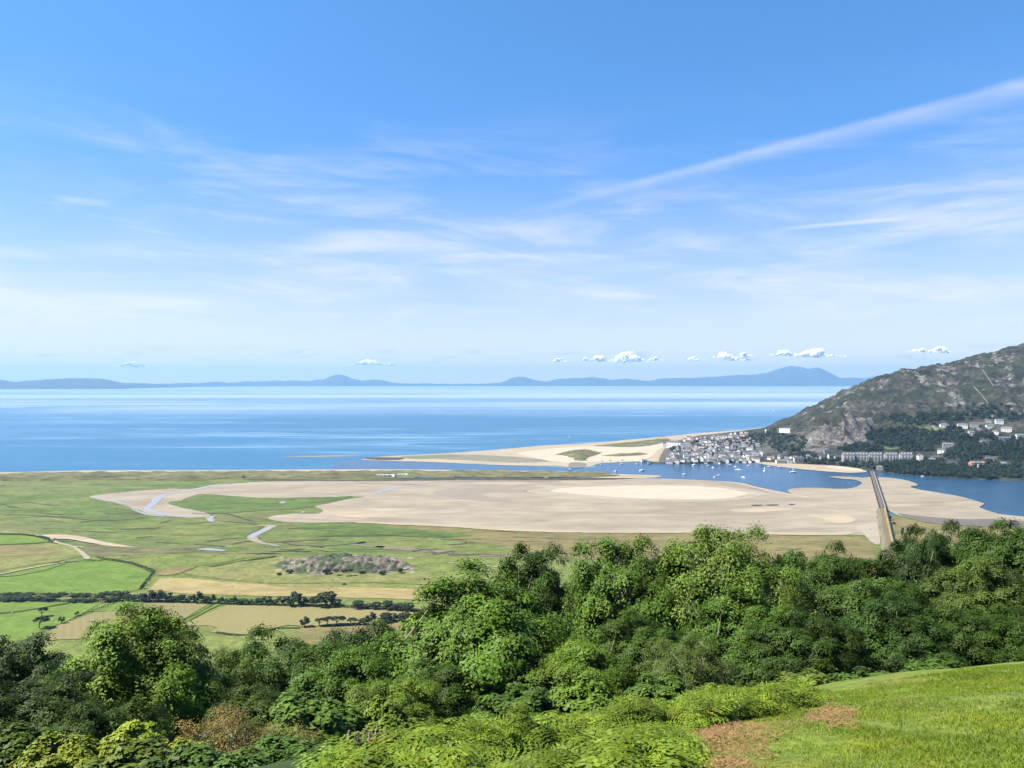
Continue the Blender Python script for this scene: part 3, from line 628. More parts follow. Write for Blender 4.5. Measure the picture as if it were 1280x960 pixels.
def head_z(x, y, detail=True):
    sh = np.shape(x); x = np.ravel(np.asarray(x, float)); y = np.ravel(np.asarray(y, float))
    out = np.zeros(len(x))
    for i in range(0, len(x), 20000):
        q = np.c_[x[i:i+20000], y[i:i+20000]]/Ls
        out[i:i+20000] = tps(((q[:, None]-HA_[None])**2).sum(-1)) @ HS_[:HN_] + np.c_[np.ones(len(q)), q] @ HS_[HN_:]
    d = poly_dist(x, y, LAND)
    z = np.maximum(out, 3.2)
    # knobs, benches and crags: stronger the higher up the hill
    k = sstep(12, 90, z)
    if detail:
        rg = 1 - np.abs(2*fbm(x*.011, y*.008, 21, 5) - 1)
        z = z + k*((rg - .72)*42 + (fbm(x*.035, y*.03, 8, 4) - .5)*20 + (fbm(x*.09, y*.08, 9, 3)-.5)*8)
        # steep quarry-like crag
        cm = sstep(1.2, .5, np.hypot((x-985)/120, (y-2275)/75) + (fbm(x*.015, y*.015, 77, 3)-.5)*.8)
        gul = 1 - np.abs(2*fbm(x*.028, y*.010, 78, 4) - 1)
        z = z + cm*(26*sstep(-60, 40, (y-2275)) + (gul-.6)*34 - 10)
    z = 3.2 + (z - 3.2)*sstep(0, 60, d)
    z = np.where(d < 0, np.maximum(-3, 3.2 + d*1.2), z)
    return z.reshape(sh)
gx, gy = np.meshgrid(np.arange(360, 3000, 6.5), np.concatenate([np.arange(1640, 3150, 6.5), np.arange(3150, 5200, 28)]))
hzv = head_z(gx, gy)
Vh = np.c_[gx.ravel(), gy.ravel(), hzv.ravel()]
idx = np.arange(gx.size).reshape(gx.shape)
fh = np.stack([idx[:-1,:-1], idx[:-1,1:], idx[1:,1:], idx[1:,:-1]], -1).reshape(-1, 4)
fh = fh[(Vh[fh][:, :, 2] > -2.9).any(1)]
hx, hy, hzz = Vh.T
ppx = 640 + hx/hy*F; ppy = HOR + (H - hzz)/hy*F
dz_y, dz_x = np.gradient(hzv); slope = (np.hypot(dz_x, dz_y)/6.5).ravel()
def ell(cx, cy, rx, ry): return sstep(1.25, .7, np.hypot((ppx-cx)/rx, (ppy-cy)/ry) + (fbm(hx*.02, hy*.02, 3, 4)-.5)*.9)
rockn = fbm(hx*.014, hy*.009, 31, 5); rock2 = fbm(hx*.05, hy*.035, 32, 4)
rock = sstep(.55, .68, rockn*.55 + rock2*.45 + slope*.03)*sstep(25, 90, hzz)*.62
for e, k in [((1054,541,34,19), 1.), ((1020,553,22,18), .8), ((1035,532,75,38), .36), ((1000,550,40,22), .42), ((1180,478,34,7), .55), ((1262,476,26,9), .6), ((1245,450,45,10), .5), ((1120,482,50,8), .35), ((985,570,18,7), .3), ((1160,508,40,8), .35)]:
    rock = np.maximum(rock, ell(*e)*k*(.45 + .9*rock2*sstep(.3, .6, rock2)))
green = sstep(.5, .62, fbm(hx*.006, hy*.006, 41, 4)); lawn = ell(1172,537.6,20,2.2)
for e in [(1130,534.5,40,1.0), (1085,578.4,22,2.6), (1203,588,7,3), (1040,577,30,2), (1215,566,14,2), (1262,588,14,2.5), (1110,560,14,1.4)]: lawn = np.maximum(lawn, ell(*e)*.7)
town = np.maximum(ell(890,560,80,16), ell(835,566,40,14))*(ppx < 985)
me = mesh_np('headland', Vh, fh, None, True)
def cattr(me, name, arr):
    a = me.attributes.new(name, 'FLOAT', 'POINT'); a.data.foreach_set('value', np.asarray(arr, np.float32))
for nm, a in (('rock', rock), ('green', green), ('lawn', lawn), ('town', town)): cattr(me, nm, a)
m, nt, b = new_mat('headland_cover')
def attr(nm):
    n_ = nt.new('ShaderNodeAttribute', attribute_name=nm); return n_.outputs['Fac']
p = nt.pos()
heath = nt.ramp(nt.noise(p, .016, 8, .68, .5), [(.34, K((.013,.017,.011))), (.45, K((.033,.037,.022))), (.54, K((.056,.054,.036))), (.64, K((.10,.094,.074)))])
gr = nt.ramp(nt.noise(p, .02, 6), [(.35, K((.026,.038,.016))), (.65, K((.058,.068,.03)))])
c = nt.mix(nt.m('MULTIPLY', attr('green'), .55), heath, gr)
rk = nt.ramp(nt.noise(p, .05, 8, .72, .4), [(.34, K((.07,.064,.06))), (.5, K((.16,.148,.136))), (.66, K((.36,.34,.315)))])
fn_ = nt.noise(p, .06, 7, .7)
rmask = nt.ss(nt.m('ADD', attr('rock'), nt.m('MULTIPLY', nt.m('SUBTRACT', fn_, .5), 1.5)), .36, .72)
c = nt.mix(rmask, c, rk)
c = nt.mix(attr('lawn'), c, nt.mix(nt.noise(p, .03, 4), K((.13,.20,.045)), K((.20,.22,.085))))
c = nt.mix(attr('town'), c, nt.mix(nt.noise(p, .04, 4), K((.10,.10,.085)), K((.18,.17,.15))))
fv = nt.ss(nt.noise(p, .12, 6, .75), .3, .7, .5, 1.5)
nt.l.new(nt.vm('MULTIPLY', c, nt_vec(nt, fv)), b.inputs['Base Color'])
b.inputs['Roughness'].default_value = .95; b.inputs['Specular IOR Level'].default_value = .15
nt.l.new(nt.bump(nt.noise(p, .08, 7, .7), .9, 7.), b.inputs['Normal'])
me.materials.append(m)
headland = tag(obj('headland', me), kind='structure')

_D = np.concatenate([np.arange(1600, 3400, 2.0)])
def hit(px, py):
    """point of the headland seen at a picture position"""
    x = (px - 640)/F*_D; zr = H - (py - HOR)/F*_D
    zt = head_z(x, _D, True)
    k = np.nonzero(zt >= zr)[0]
    i = k[0] if len(k) else int(np.argmin(np.abs(zt - zr)))
    return Vector((x[i], _D[i], zt[i]))

# stone walls climbing the hill
m_stone = plain_mat('grey_stone', (.30,.285,.26), .9, .25, .2)
for i, pth in enumerate([[(1228,462),(1236,474),(1243,485)], [(1217,484),(1226,493),(1239,510)]]):
    pts = []
    for (a0, b0), (a1, b1) in zip(pth, pth[1:]):
        for t in np.linspace(0, 1, 9)[:-1]: pts.append(hit(a0+(a1-a0)*t, b0+(b1-b0)*t))
    w_ = MB()
    for q0, q1 in zip(pts, pts[1:]):
        if (q1-q0).length < 90: w_.bar(q0 + Vector((0,0,.6)), q1 + Vector((0,0,.6)), 1.0, 2.2)
    tag(w_.build('stone_wall', m_stone), ['pale stone wall running up towards the rocky hilltop', 'pale stone wall crossing the green slope above the white villas'][i], 'stone wall')

# ---- the peninsula along the horizon
SK = [(-260,478),(-160,475),(-60,476),(-20,474.2),(0,475.2),(20,477),(60,474),(100,472.4),(130,473.4),(150,478),(165,479),(200,479.6),(250,478.6),(270,476.6),(285,478.4),(310,475.8),(320,477),(345,475.6),(362,475.8),(385,476.6),(395,474),(405,474),(412,470.4),(420,468.2),(428,468.6),(440,473),(452,476),(465,474.4),(478,475),(490,478),(505,479.6),(530,479),(560,480),(600,479.6),(625,478.4),(632,476),(638,473),(648,471),(656,471),(668,474.6),(683,477),(700,473.4),(720,472.6),(735,471.6),(755,472.6),(762,474.6),(785,473.2),(798,475),(810,476.4),(828,473),(845,472.4),(865,473),(890,471),(920,469),(945,468),(958,466),(975,460.6),(988,457.4),(1000,458.4),(1010,461),(1022,459.4),(1032,463),(1050,472),(1080,472.4),(1110,468),(1130,470),(1200,475),(1330,479)]
sxp, syp = np.array(SK).T
m_far = ground_mat('far_land', [(.03,.055,.045), (.06,.085,.06), (.045,.07,.05)], .0012, .006, fine=.25)
rows = [(0, 0.), (500, .16), (1300, .4), (2300, .72), (3300, 1.), (4600, .7), (7000, .2)]
us = np.arange(-260, 1331, 2.0)
Ds = np.interp(us, [-260, 150, 250, 320, 1400], [19500, 20500, 28000, 32300, 32300])
ridge = np.interp(us, sxp, syp) + (fbm(us*.12, us*0, 4, 5, .62)-.5)*2.0
Vf = []
for dd, kz in rows:
    y = Ds + dd; x = (us-640)/F*(Ds + dd)
    zc = np.maximum(H - (ridge-HOR)/F*(Ds+3300), 25)
    zz = zc*kz + (fbm(us*.08, us*0+dd*.01, 12, 4)-.5)*60*min(1, kz*(1.05-kz)*4) if kz not in (0., 1.) else zc*kz - (5 if kz == 0 else 0)
    Vf += list(np.c_[x, y, zz])
nu = len(us); fi = []
for r in range(len(rows)-1):
    i = np.arange(nu-1) + r*nu
    fi.append(np.stack([i, i+1, i+1+nu, i+nu], 1))
tag(obj('far_hills', mesh_np('far_hills', Vf, np.concatenate(fi), m_far, True)), kind='structure')

# ---- rocky knoll on the marsh
kx, ky = (432-640)/F*905, 905.
gx, gy = np.meshgrid(np.arange(-100, 105, 1.0), np.arange(-48, 50, 1.0))
r = np.hypot(gx/88, gy/38); r = r + (fbm(gx*.03, gy*.05, 14, 3)-.5)*.5
base = np.clip(1 - r, -.3, 1)
kz = sstep(0, .5, base)*8.5 + (fbm(gx*.06, gy*.06, 15, 4)-.45)*9*sstep(0, .25, base) + (.7-np.abs(2*fbm(gx*.11, gy*.13, 17, 4)-1)*2)*2.3*sstep(0, .2, base)
kz = np.where(base > 0, 1.5 + kz, 1.2)
Vk = np.c_[(gx+kx).ravel(), (gy+ky).ravel(), kz.ravel()]
idx = np.arange(gx.size).reshape(gx.shape); fk = np.stack([idx[:-1,:-1], idx[:-1,1:], idx[1:,1:], idx[1:,:-1]], -1).reshape(-1, 4)
fk = fk[(base > -.02).ravel()[fk].all(1)]
me = mesh_np('rocky_knoll', Vk, fk, None, True)
cattr(me, 'rock', sstep(.485, .55, fbm(gx*.045, gy*.06, 18, 4)*.5 + fbm(gx*.17, gy*.2, 19, 4)*.5).ravel())
m, nt, b = new_mat('knoll_cover'); p = nt.pos()
c = nt.ramp(nt.noise(p, .08, 6), [(.35, K((.035,.055,.018))), (.6, K((.075,.115,.03)))])
rk = nt.ramp(nt.noise(p, .16, 7, .68), [(.38, K((.03,.027,.022))), (.47, K((.14,.115,.09))), (.6, K((.29,.245,.195))), (.7, K((.44,.38,.31)))])
c = nt.mix(attr('rock'), c, rk); nt.l.new(c, b.inputs['Base Color'])
b.inputs['Roughness'].default_value = .95
nt.l.new(nt.bump(nt.noise(p, .35, 6, .7), 1., 1.6), b.inputs['Normal'])
me.materials.append(m)
tag(obj('rocky_knoll', me), kind='structure')
KG_, KS_ = kz.copy(), gx.shape
def knoll_z(x, y):
    i = int(np.clip(round((x-kx+100)/1.0), 0, KS_[1]-1)); j = int(np.clip(round((y-ky+48)/1.0), 0, KS_[0]-1)); return float(KG_[j, i])
# ================================================================ PLANTS
def unit(v): return v / np.maximum(np.linalg.norm(v, axis=-1, keepdims=True), 1e-9)

def leaves_at(C, Nrm, L, W, rng, fold=.0):
    """one lozenge per centre, lying across its normal"""
    n = len(C)
    t = unit(np.cross(Nrm, rng.normal(size=(n, 3)))); s = np.cross(Nrm, t)
    L = L*rng.uniform(.7, 1.3, (n, 1)); W = W*rng.uniform(.7, 1.3, (n, 1))
    V = np.stack([C - t*L*.5, C + s*W*.5 - t*L*.08, C + t*L*.5, C - s*W*.5 - t*L*.08], 1)
    return V.reshape(-1, 3)
def quads(n): return np.arange(n*4, dtype=np.int32).reshape(n, 4)

def tube(pts, rad, sides=6):
    pts = np.array(pts, float); rad = np.array(rad, float); k = len(pts)
    t = unit(np.gradient(pts, axis=0)); a = unit(np.cross(t, [[.31, .17, .93]] )) if True else None
    bad = np.linalg.norm(np.cross(t, [[.31,.17,.93]]), axis=1) < .2
    a[bad] = unit(np.cross(t[bad], [[1., 0, 0]])); bb = np.cross(t, a)
    ang = np.arange(sides)/sides*2*math.pi
    V = (pts[:, None] + rad[:, None, None]*(np.cos(ang)[None, :, None]*a[:, None] + np.sin(ang)[None, :, None]*bb[:, None])).reshape(-1, 3)
    i = np.arange(k-1)[:, None]*sides; j = np.arange(sides)[None]; j2 = (j+1) % sides
    f = np.stack([i+j, i+j2, i+sides+j2, i+sides+j], -1).reshape(-1, 4)
    return V, f
def join_tubes(lst):
    Vs, fs, o = [], [], 0
    for V, f in lst: Vs.append(V); fs.append(f+o); o += len(V)
    return np.concatenate(Vs), np.concatenate(fs)
def bez(a, b_, c, n=7):
    t = np.linspace(0, 1, n)[:, None]; return a*(1-t)**2 + 2*b_*t*(1-t) + c*t*t

m_leaf = foliage_mat('leaf_green', .13, .30, .5)
m_leaf_far = foliage_mat('leaf_green_distant', .2, .3, .12, warm=(1.2, 1.05, .7))
m_bark = plain_mat('grey_bark', (.40,.36,.30), .9, .35, 3.)
m_bark2 = plain_mat('dark_bark', (.085,.07,.055), .9, .35, 3.)

def make_tree(seed, nclump=72, nspray=17, nleaf=34, leaf=(.2, .10), core=1500, crad=(.8, 1.6), flat=.62, spread=.30, low=.12, gap=0., fat=1.0, droop=.25):
    """tree 10 m tall with a crown about 10 m across; returns (crown mesh, trunk mesh)"""
    rng = np.random.default_rng(seed); R = 5.; zc = 5.6; cz = 4.5
    # clump centres over an uneven dome
    cs = []
    for k in range(nclump*30):
        d = rng.normal(size=3); d /= np.linalg.norm(d)
        if d[2] < -.75: continue
        e = 1 + .5*(float(vnoise(d[0]*2+seed, d[1]*2+d[2]*1.7, seed)) - .5) + .22*(float(vnoise(d[0]*5, d[1]*5+d[2]*4, seed+3)) - .5)
        rr = rng.uniform(.58, .97)**.7
        hz_ = fat if d[2] > 0 else fat*1.02
        p = np.array([d[0]*R*e*rr*hz_, d[1]*R*e*rr*hz_, zc + d[2]*cz*e*rr])
        if p[2] < 10*low: continue
        if any(np.linalg.norm((p-q[0])*[1,1,1.35]) < .74*q[1]+.38 + gap for q in cs): continue
        cs.append((p, rng.uniform(*crad)*(1.1 if d[2] < .3 else .95)))
        if len(cs) >= nclump: break
    C, N_ = [], []
    for p, r in cs:
        out = unit(p - np.array([0, 0, zc-1.5]))
        sp = unit(rng.normal(size=(nspray, 3)) + out*.75 + np.array([0, 0, .8]))
        rad = r*rng.uniform(.45, 1.0, (nspray, 1))**.6
        sc = p + sp*rad*np.array([1, 1, flat])
        for q, s_ in zip(sc, sp):
            m_ = int(nleaf*rng.uniform(.6, 1.35))
            g = rng.normal(size=(m_, 3))*np.array([spread, spread, spread*.5])
            g[:, 2] -= droop*(g[:, 0]**2+g[:, 1]**2)/spread
            C.append(q + g)
            N_.append(unit(np.array([0, 0, .28]) + s_*1.05 + out*.35 + rng.normal(size=(m_, 3))*.3))
    C = np.concatenate(C); N_ = np.concatenate(N_)
    V = leaves_at(C, N_, leaf[0], leaf[1], rng)
    if core:      # inner leaves, so that the crown is not hollow
        u = unit(rng.normal(size=(core, 3))); e = .62*(1 + .5*(vnoise(u[:, 0]*2+seed, u[:, 1]*2+u[:, 2]*1.7, seed) - .5))
        Cc = u*(np.array([R, R, cz])*rng.uniform(.45, 1., (core, 1))*e[:, None]) + [0, 0, zc]
        k_ = Cc[:, 2] > 10*low
        V = np.concatenate([V, leaves_at(Cc[k_], unit(u[k_] + rng.normal(size=(k_.sum(), 3))*.5 + [0, 0, .3]), .5, .34, rng)])
    crown = mesh_np('crown', V, quads(len(V)//4), m_leaf)
    # trunk and limbs
    tb = []; lean = rng.normal(size=2)*.35
    top = np.array([lean[0], lean[1], 5.2]); fork = np.array([lean[0]*.4, lean[1]*.4, 2.0])
    tk = bez(np.array([0, 0, -1.2]), np.array([0, 0, 2.]), top, 8); tb.append(tube(tk, np.linspace(.30, .12, 8), 8))
    order = rng.permutation(len(cs)); nl = min(11, len(cs)); samples = [tk[i] for i in range(3, 8)]
    for i in order[:nl]:
        p = cs[i][0]; z0 = rng.uniform(.25, .85); a = tk[int(2+z0*5)]
        ctl = np.array([p[0]*.55, p[1]*.55, max(a[2]+.6, p[2]*.75)]); q = bez(a, ctl, p, 8)
        tb.append(tube(q, np.linspace(.13, .03, 8), 6)); samples += list(q[2:])
    S_ = np.array(samples)
    for i in order[nl:]:
        p = cs[i][0]; dd = np.linalg.norm(S_ - p, axis=1) + np.maximum(0, S_[:, 2]-p[2])*1.5; a = S_[np.argmin(dd)]
        tb.append(tube(bez(a, (a+p)/2 + np.array([0, 0, -.25]), p, 5), np.linspace(.055, .018, 5), 5))
    V, f = join_tubes(tb); trunk = mesh_np('trunk', V, f, m_bark, True)
    return crown, trunk

def bounds(pr):
    me = pr[0]; v = np.empty(len(me.vertices)*3, np.float32); me.vertices.foreach_get('co', v); v = v.reshape(-1, 3)
    return float(np.percentile(v[:, 2], 99.3)), float((np.percentile(v[:, 0], 98.5)-np.percentile(v[:, 0], 1.5) + np.percentile(v[:, 1], 98.5)-np.percentile(v[:, 1], 1.5))/2)
PROTO = {
    'ash':   [make_tree(s, 84, 18, 60, (.20, .112), 900, (.85, 1.55), .62, .30, .06, .0) for s in (11, 12, 13)],
    'oak':   [make_tree(s, 84, 22, 54, (.175, .125), 1000, (1.0, 1.75), .7, .26, .05, 0.) for s in (21, 22, 23)],
    'open':  [make_tree(s, 84, 14, 42, (.185, .098), 500, (.7, 1.25), .55, .32, .08, .0) for s in (31, 32)],
    'shrub': [make_tree(s, 58, 14, 17, (.72, .40), 700, (.9, 1.6), .8, .36, .01, .0) for s in (41, 42)],
    'sparse':[make_tree(s, 46, 10, 16, (.30, .13), 300, (.9, 1.6), .9, .5, .04, .05, 1.0, .05) for s in (51,)],
}
BND = {k: [bounds(p_) for p_ in v] for k, v in PROTO.items()}
def dup_mesh(name, me, parent, color):
    o = obj(name, me, parent); o.color = (*color, 1); return o

def near_tree(name, label, px, top, wpx, D, style, color, var=0, depth=1.0, group=None, cat='tree', bark=True, hcap=None):
    x = (px-640)/F*D; z0 = float(near_z(x, D)); ztop = H - (top-HOR)/F*D; h = ztop - z0
    h = max(h, (.85 if hcap else .95)*wpx*D/F); z0 = ztop - h
    wm = max(wpx*D/F, h/(1.35 if px < 1100 or px > 1230 else 1.75))
    t = empty(name, (x, D, z0), (hash((px, top)) % 628)/100)
    zt_, wt_ = BND[style][var % len(BND[style])]; t.scale = (wm/wt_, wm/wt_*depth, h/zt_)
    tag(t, label, cat, group)
    pr = PROTO[style]; cr, tk = pr[var % len(pr)]
    dup_mesh('crown', cr, t, tuple(c*k for c, k in zip(color, (1.42, 1.58, 1.2)))); dup_mesh('trunk', tk, t, (.2, .2, .2))
    return t

DK, MD, LT, YL, OL, RU = (.027,.050,.012), (.062,.108,.016), (.105,.160,.020), (.19,.22,.024), (.088,.118,.024), (.15,.098,.034)
T = [ # name, label, px, top, width, distance, style, colour, variant
 ('oak_tree','dark glossy round tree at the wood edge beside the big pale ash', 35,796,180,43,'oak',DK,0),
 ('ash_tree','big pale green ash tree with feathery layered leaves below the hay fields', 176,770,205,37,'ash',LT,0),
 ('tree','dark green tree with a pointed top below the stubble field and windblown trees', 348,797,125,46,'oak',(0.049,0.085,0.014),1),
 ('tree','low olive tree with reddish leaves between the ash and the dark pointed tree', 268,824,90,42,'open',OL,0),
 ('ash_tree','mid green rounded tree below the brown field, left of the tallest central crown', 432,806,150,37,'ash',MD,1),
 ('tree','smooth dark green crown of a farther tree in the dip beside the central wood', 452,783,115,66,'oak',(0.041,0.070,0.016),2),
 ('tree','deep green tree in shade under the big pale ash', 30,852,190,28,'oak',(0.031,0.053,0.008),1),
 ('tree','leafy green tree in front of the pale ash trunk', 120,880,150,27,'ash',(0.049,0.084,0.013),2),
 ('tree','shadowed green tree below the dark pointed tree', 330,862,140,32,'ash',(0.045,0.072,0.012),0),
 ('ash_tree','largest bright green ash in the middle of the wood, sloping down to its left', 600,718,265,38,'ash',(0.078,0.132,0.018),2),
 ('tree','dark tree poking up behind the largest central ash', 664,690,92,50,'oak',(0.044,0.078,0.014),0),
 ('ash_tree','tall mid green ash with a ragged top right of the central ash', 790,680,170,45,'ash',(0.071,0.120,0.018),1),
 ('open_tree','tall pale tree with an airy yellowish top and bare twigs showing', 905,662,190,43,'open',(0.105,0.155,0.03),1),
 ('ash_tree','bright lobed young ash in front of the central wood above the bracken', 712,806,150,33,'ash',(0.091,0.140,0.020),0),
 ('tree','dark dense round tree with a flat top beside the airy pale tree', 1018,688,115,56,'oak',(0.039,0.075,0.013),1),
 ('tree','olive feathery shrub tree leaning at the wood edge over the bracken', 862,800,105,29,'open',(0.072,0.094,0.025),0),
 ('tree','glossy green tree under the airy pale tree', 935,742,150,39,'ash',(0.061,0.108,0.018),2),
 ('tree','broad mid green tree below the railway embankment', 1070,702,150,45,'oak',(0.055,0.092,0.018),2),
 ('tree','dark tree standing just past the end of the embankment path', 1136,690,70,54,'oak',(0.044,0.078,0.015),0),
 ('tree','very dark round tree on the wood skyline beneath the right bank of the estuary', 1156,665,76,52,'oak',DK,1),
 ('tree','very dark twin topped tree next to another dark round one on the skyline', 1196,662,76,53,'oak',(0.038,0.066,0.013),2),
 ('open_tree','yellowish olive tree standing forward in the right half of the wood', 1216,696,130,43,'oak',(.062,.092,.02),0),
 ('tree','dark green tree at the picture edge reaching up to the green marsh', 1275,655,110,47,'ash',(0.041,0.074,0.013),1),
 ('tree','blue green tree in the lower right wood above the meadow', 1125,752,140,38,'ash',(0.035,0.065,0.014),0),  # this low row has darker colours, standing for shade inside the wood
 ('tree','leafy tree at the meadow edge under the olive tree', 1225,762,130,38,'oak',(0.038,0.066,0.011),1),
 ('tree','dark shaded tree in the hollow behind the bracken bank', 1005,770,130,36,'oak',(0.037,0.065,0.012),2),
 ('tree','green tree low in the middle of the wood behind the bracken', 800,770,130,36,'ash',(0.048,0.082,0.013),2),
 ('tree','dark leafy tree in the lower central wood under the largest ash', 560,830,150,33,'oak',(0.043,0.074,0.012),0),
 ('tree','mid green tree along the meadow edge near the picture corner', 1290,752,120,40,'ash',(0.044,0.075,0.013),2),
 ('tree','light green tree tucked left of the airy pale tree', 850,705,110,47,'ash',(0.085,0.130,0.022),0),
 ('tree','small bright ash rising from the hollow at the foot of the central ash', 490,850,120,30,'ash',(0.104,0.150,0.022),1),
 ('tree','dull green tree between the dark twin topped tree and the edge tree', 1240,672,90,52,'ash',(0.061,0.090,0.020),2),
 ('tree','low round tree on the skyline between the flat topped tree and the embankment', 1045,706,90,52,'ash',(0.059,0.100,0.018),0),
 ('tree','green tree showing between the central ash and the tall ragged ash', 715,720,110,50,'ash',(0.073,0.120,0.020),2),
]
for (nm, lb, px, top, wpx, D, stl, colr, var) in T:
    near_tree(nm, lb, px, top, wpx, D, stl, colr, var, depth=random.uniform(.85, 1.05))
# shrubs in front
SH = [
 ('shrub','yellow green leafy shrub at the foot of the pale ash', 165,902,70,20.5,'shrub',YL,0),
 ('shrub','yellow green shrub low in the corner beside the shaded trees', 78,928,100,19.5,'shrub',(0.159,0.180,0.023),1),
 ('shrub','yellowish bush against the rusty shrub', 228,930,80,18.5,'shrub',(0.177,0.190,0.027),0),
 ('shrub','rusty brown shrub with bare pale twigs', 285,886,120,20,'sparse',RU,0),
 ('shrub','second rusty shrub thinner and greener at the bracken edge', 345,905,110,20.5,'sparse',(0.134,0.110,0.032),0),
 ('shrub','mid green bush between the rusty shrubs and the bright bracken', 395,872,120,24,'shrub',(0.073,0.115,0.020),1),
 ('shrub','yellow green bush on the slope under the small bright ash', 478,878,90,25,'shrub',(0.116,0.150,0.023),0),
 ('shrub','olive bush at the top of the meadow beside the bracken strip', 1000,838,85,26,'shrub',(0.104,0.125,0.025),1),
 ('shrub','dark bush under the trees where bracken meets the meadow', 935,852,90,27,'shrub',(0.055,0.090,0.018),0),
 ('shrub','low green bush along the upper meadow edge', 1075,838,90,29,'shrub',(0.061,0.100,0.018),1),
 ('shrub','low dark bush on the meadow edge below the olive tree', 1175,822,100,33,'shrub',(0.049,0.085,0.016),0),
 ('shrub','dark bush in the shade behind the bracken bank', 640,862,110,27,'shrub',(0.055,0.092,0.016),1),
 ('shrub','bright bush behind the bracken bank below the lobed ash', 735,852,90,27,'shrub',(0.085,0.130,0.020),0),
 ('shrub','green bush behind the bracken near the olive shrub tree', 820,848,80,27,'shrub',(0.061,0.100,0.018),1),
 ('shrub','leafy shrub at the bottom edge beside the shaded trees', 15,915,120,20,'shrub',(0.073,0.110,0.020),0),
 ('shrub','olive shrub at the bottom edge under the yellow green ones', 150,948,130,17,'shrub',(.10,.125,.026),1),
 ('shrub','dark green bush at the bottom edge below the rusty shrub', 262,950,110,16.5,'shrub',(.05,.085,.018),0),
 ('shrub','green bush at the bottom edge where the bracken begins', 365,944,110,16,'shrub',(.085,.13,.022),1),
 ('shrub','leafy green bush between the bottom shrubs and the bright bracken', 420,930,90,18,'shrub',(.075,.125,.022),0),
 ('shrub','small dark bush at the very bottom edge beneath the yellowish bush', 215,950,120,15,'shrub',(.055,.09,.02),1),
 ('shrub','small olive bush at the very bottom edge beneath the rusty shrub', 300,946,120,14.6,'shrub',(.075,.105,.025),0),
 ('shrub','small green bush at the very bottom edge beside the first bracken fronds', 352,955,100,14,'shrub',(.07,.12,.02),1),
 ('shrub','leafy green bush on the bottom edge against the first bracken fronds', 400,946,110,14.5,'shrub',(.06,.11,.02),0),
 ('shrub','mid green bush on the bottom edge under the thinner rusty shrub', 318,956,130,13.4,'shrub',(.065,.105,.022),1),
 ('shrub','low green bush on the bottom edge right under the bracken tip', 385,957,130,13,'shrub',(.06,.10,.02),1),
 ('shrub','bushy dark green shrub filling the slope below the thinner rusty shrub', 352,926,120,16.5,'shrub',(.055,.095,.018),0),
 ('shrub','bushy mid green shrub between rusty shrubs and the bracken tip', 402,930,100,16,'shrub',(.07,.115,.02),1),
 ('shrub','dull green shrub between the two rusty ones at the bottom', 318,930,80,17.5,'shrub',(0.098,0.120,0.027),1),
]
for (nm, lb, px, top, wpx, D, stl, colr, var) in SH:
    near_tree(nm, lb, px, top, wpx, D, stl, colr, var, cat='shrub', hcap=wpx*D/F*1.15)
# the rest of the wood falling away behind and beside them
SKYW = np.array([(-300,800),(0,812),(60,795),(130,795),(240,808),(290,822),(300,812),(400,822),(410,815),(480,805),(500,780),(560,745),(620,727),(720,712),(780,700),(850,697),(900,684),(960,700),(985,712),(1060,715),(1110,702),(1150,684),(1200,682),(1280,675),(1500,665)])
rw = random.Random(5); nfill = 0; placed = []
for k in range(900):
    D = rw.uniform(50, 120); px = rw.uniform(-260, 1540); x = (px-640)/F*D
    if any((x-a)**2 + (D-c)**2 < 34 for a, c in placed): continue
    h = rw.uniform(8, 13); z0 = float(near_z(x, D)); top = HOR + (H - z0 - h)/D*F
    if top < np.interp(px, SKYW[:, 0], SKYW[:, 1]) + 6: continue
    placed.append((x, D)); nfill += 1
    stl = rw.choice(['ash', 'oak', 'ash', 'oak', 'open']); cl = rw.choice([DK, MD, (.045,.095,.018), (.06,.115,.022), (.05,.09,.024)])
    near_tree('tree', 'green tree half hidden down the slope behind the front row of the wood', px, top, rw.uniform(7, 9.5)/D*F, D, stl, cl, rw.randrange(3), group='trees down the slope behind the wood edge')
    if nfill >= 110: break
# ================================================================ BRACKEN, GRASS, LITTER on the near slope

def make_frond(rng, L):
    """one bracken frond along +y, arched, with toothed side leaflets"""
    V = []; npair = 9
    for k in range(npair):
        t = (k + .5)/npair; y = L*(.12 + .88*t) + .02*rng.normal(); w_ = rng.uniform(.75, 1.2)* L*.46*(1-t)**.75*(.55 + .45*min(1, t*4)) + .02
        for s in (-1, 1):
            nq = 3
            for j in range(nq):
                u0 = j/nq; u1 = (j+1.15)/nq; um = (u0+u1)/2
                ww = L*.058*(1-u0*.65)*(1-t*.45)
                a = np.array([s*w_*u0, y + w_*u0*.35, 0]); c = np.array([s*w_*min(u1, 1.05), y + w_*u1*.35, 0])
                mid = np.array([s*w_*um, y + w_*um*.35, 0])
                V += [a, mid + [0, ww*.9, .012*rng.normal()], c, mid - [0, ww*.9, .012*rng.normal()]]
    V = np.array(V)
    V[:, 2] += -.10*L*(np.abs(V[:, 0])/(.4*L))**2
    yy_ = V[:, 1]/L; V[:, 2] += L*(.55*yy_ - .62*yy_**2); V[:, 1] *= .93
    return V

def in_poly(px, py, poly): return poly_dist(np.array([px]), np.array([py]), np.array(poly, float))[0] > 0

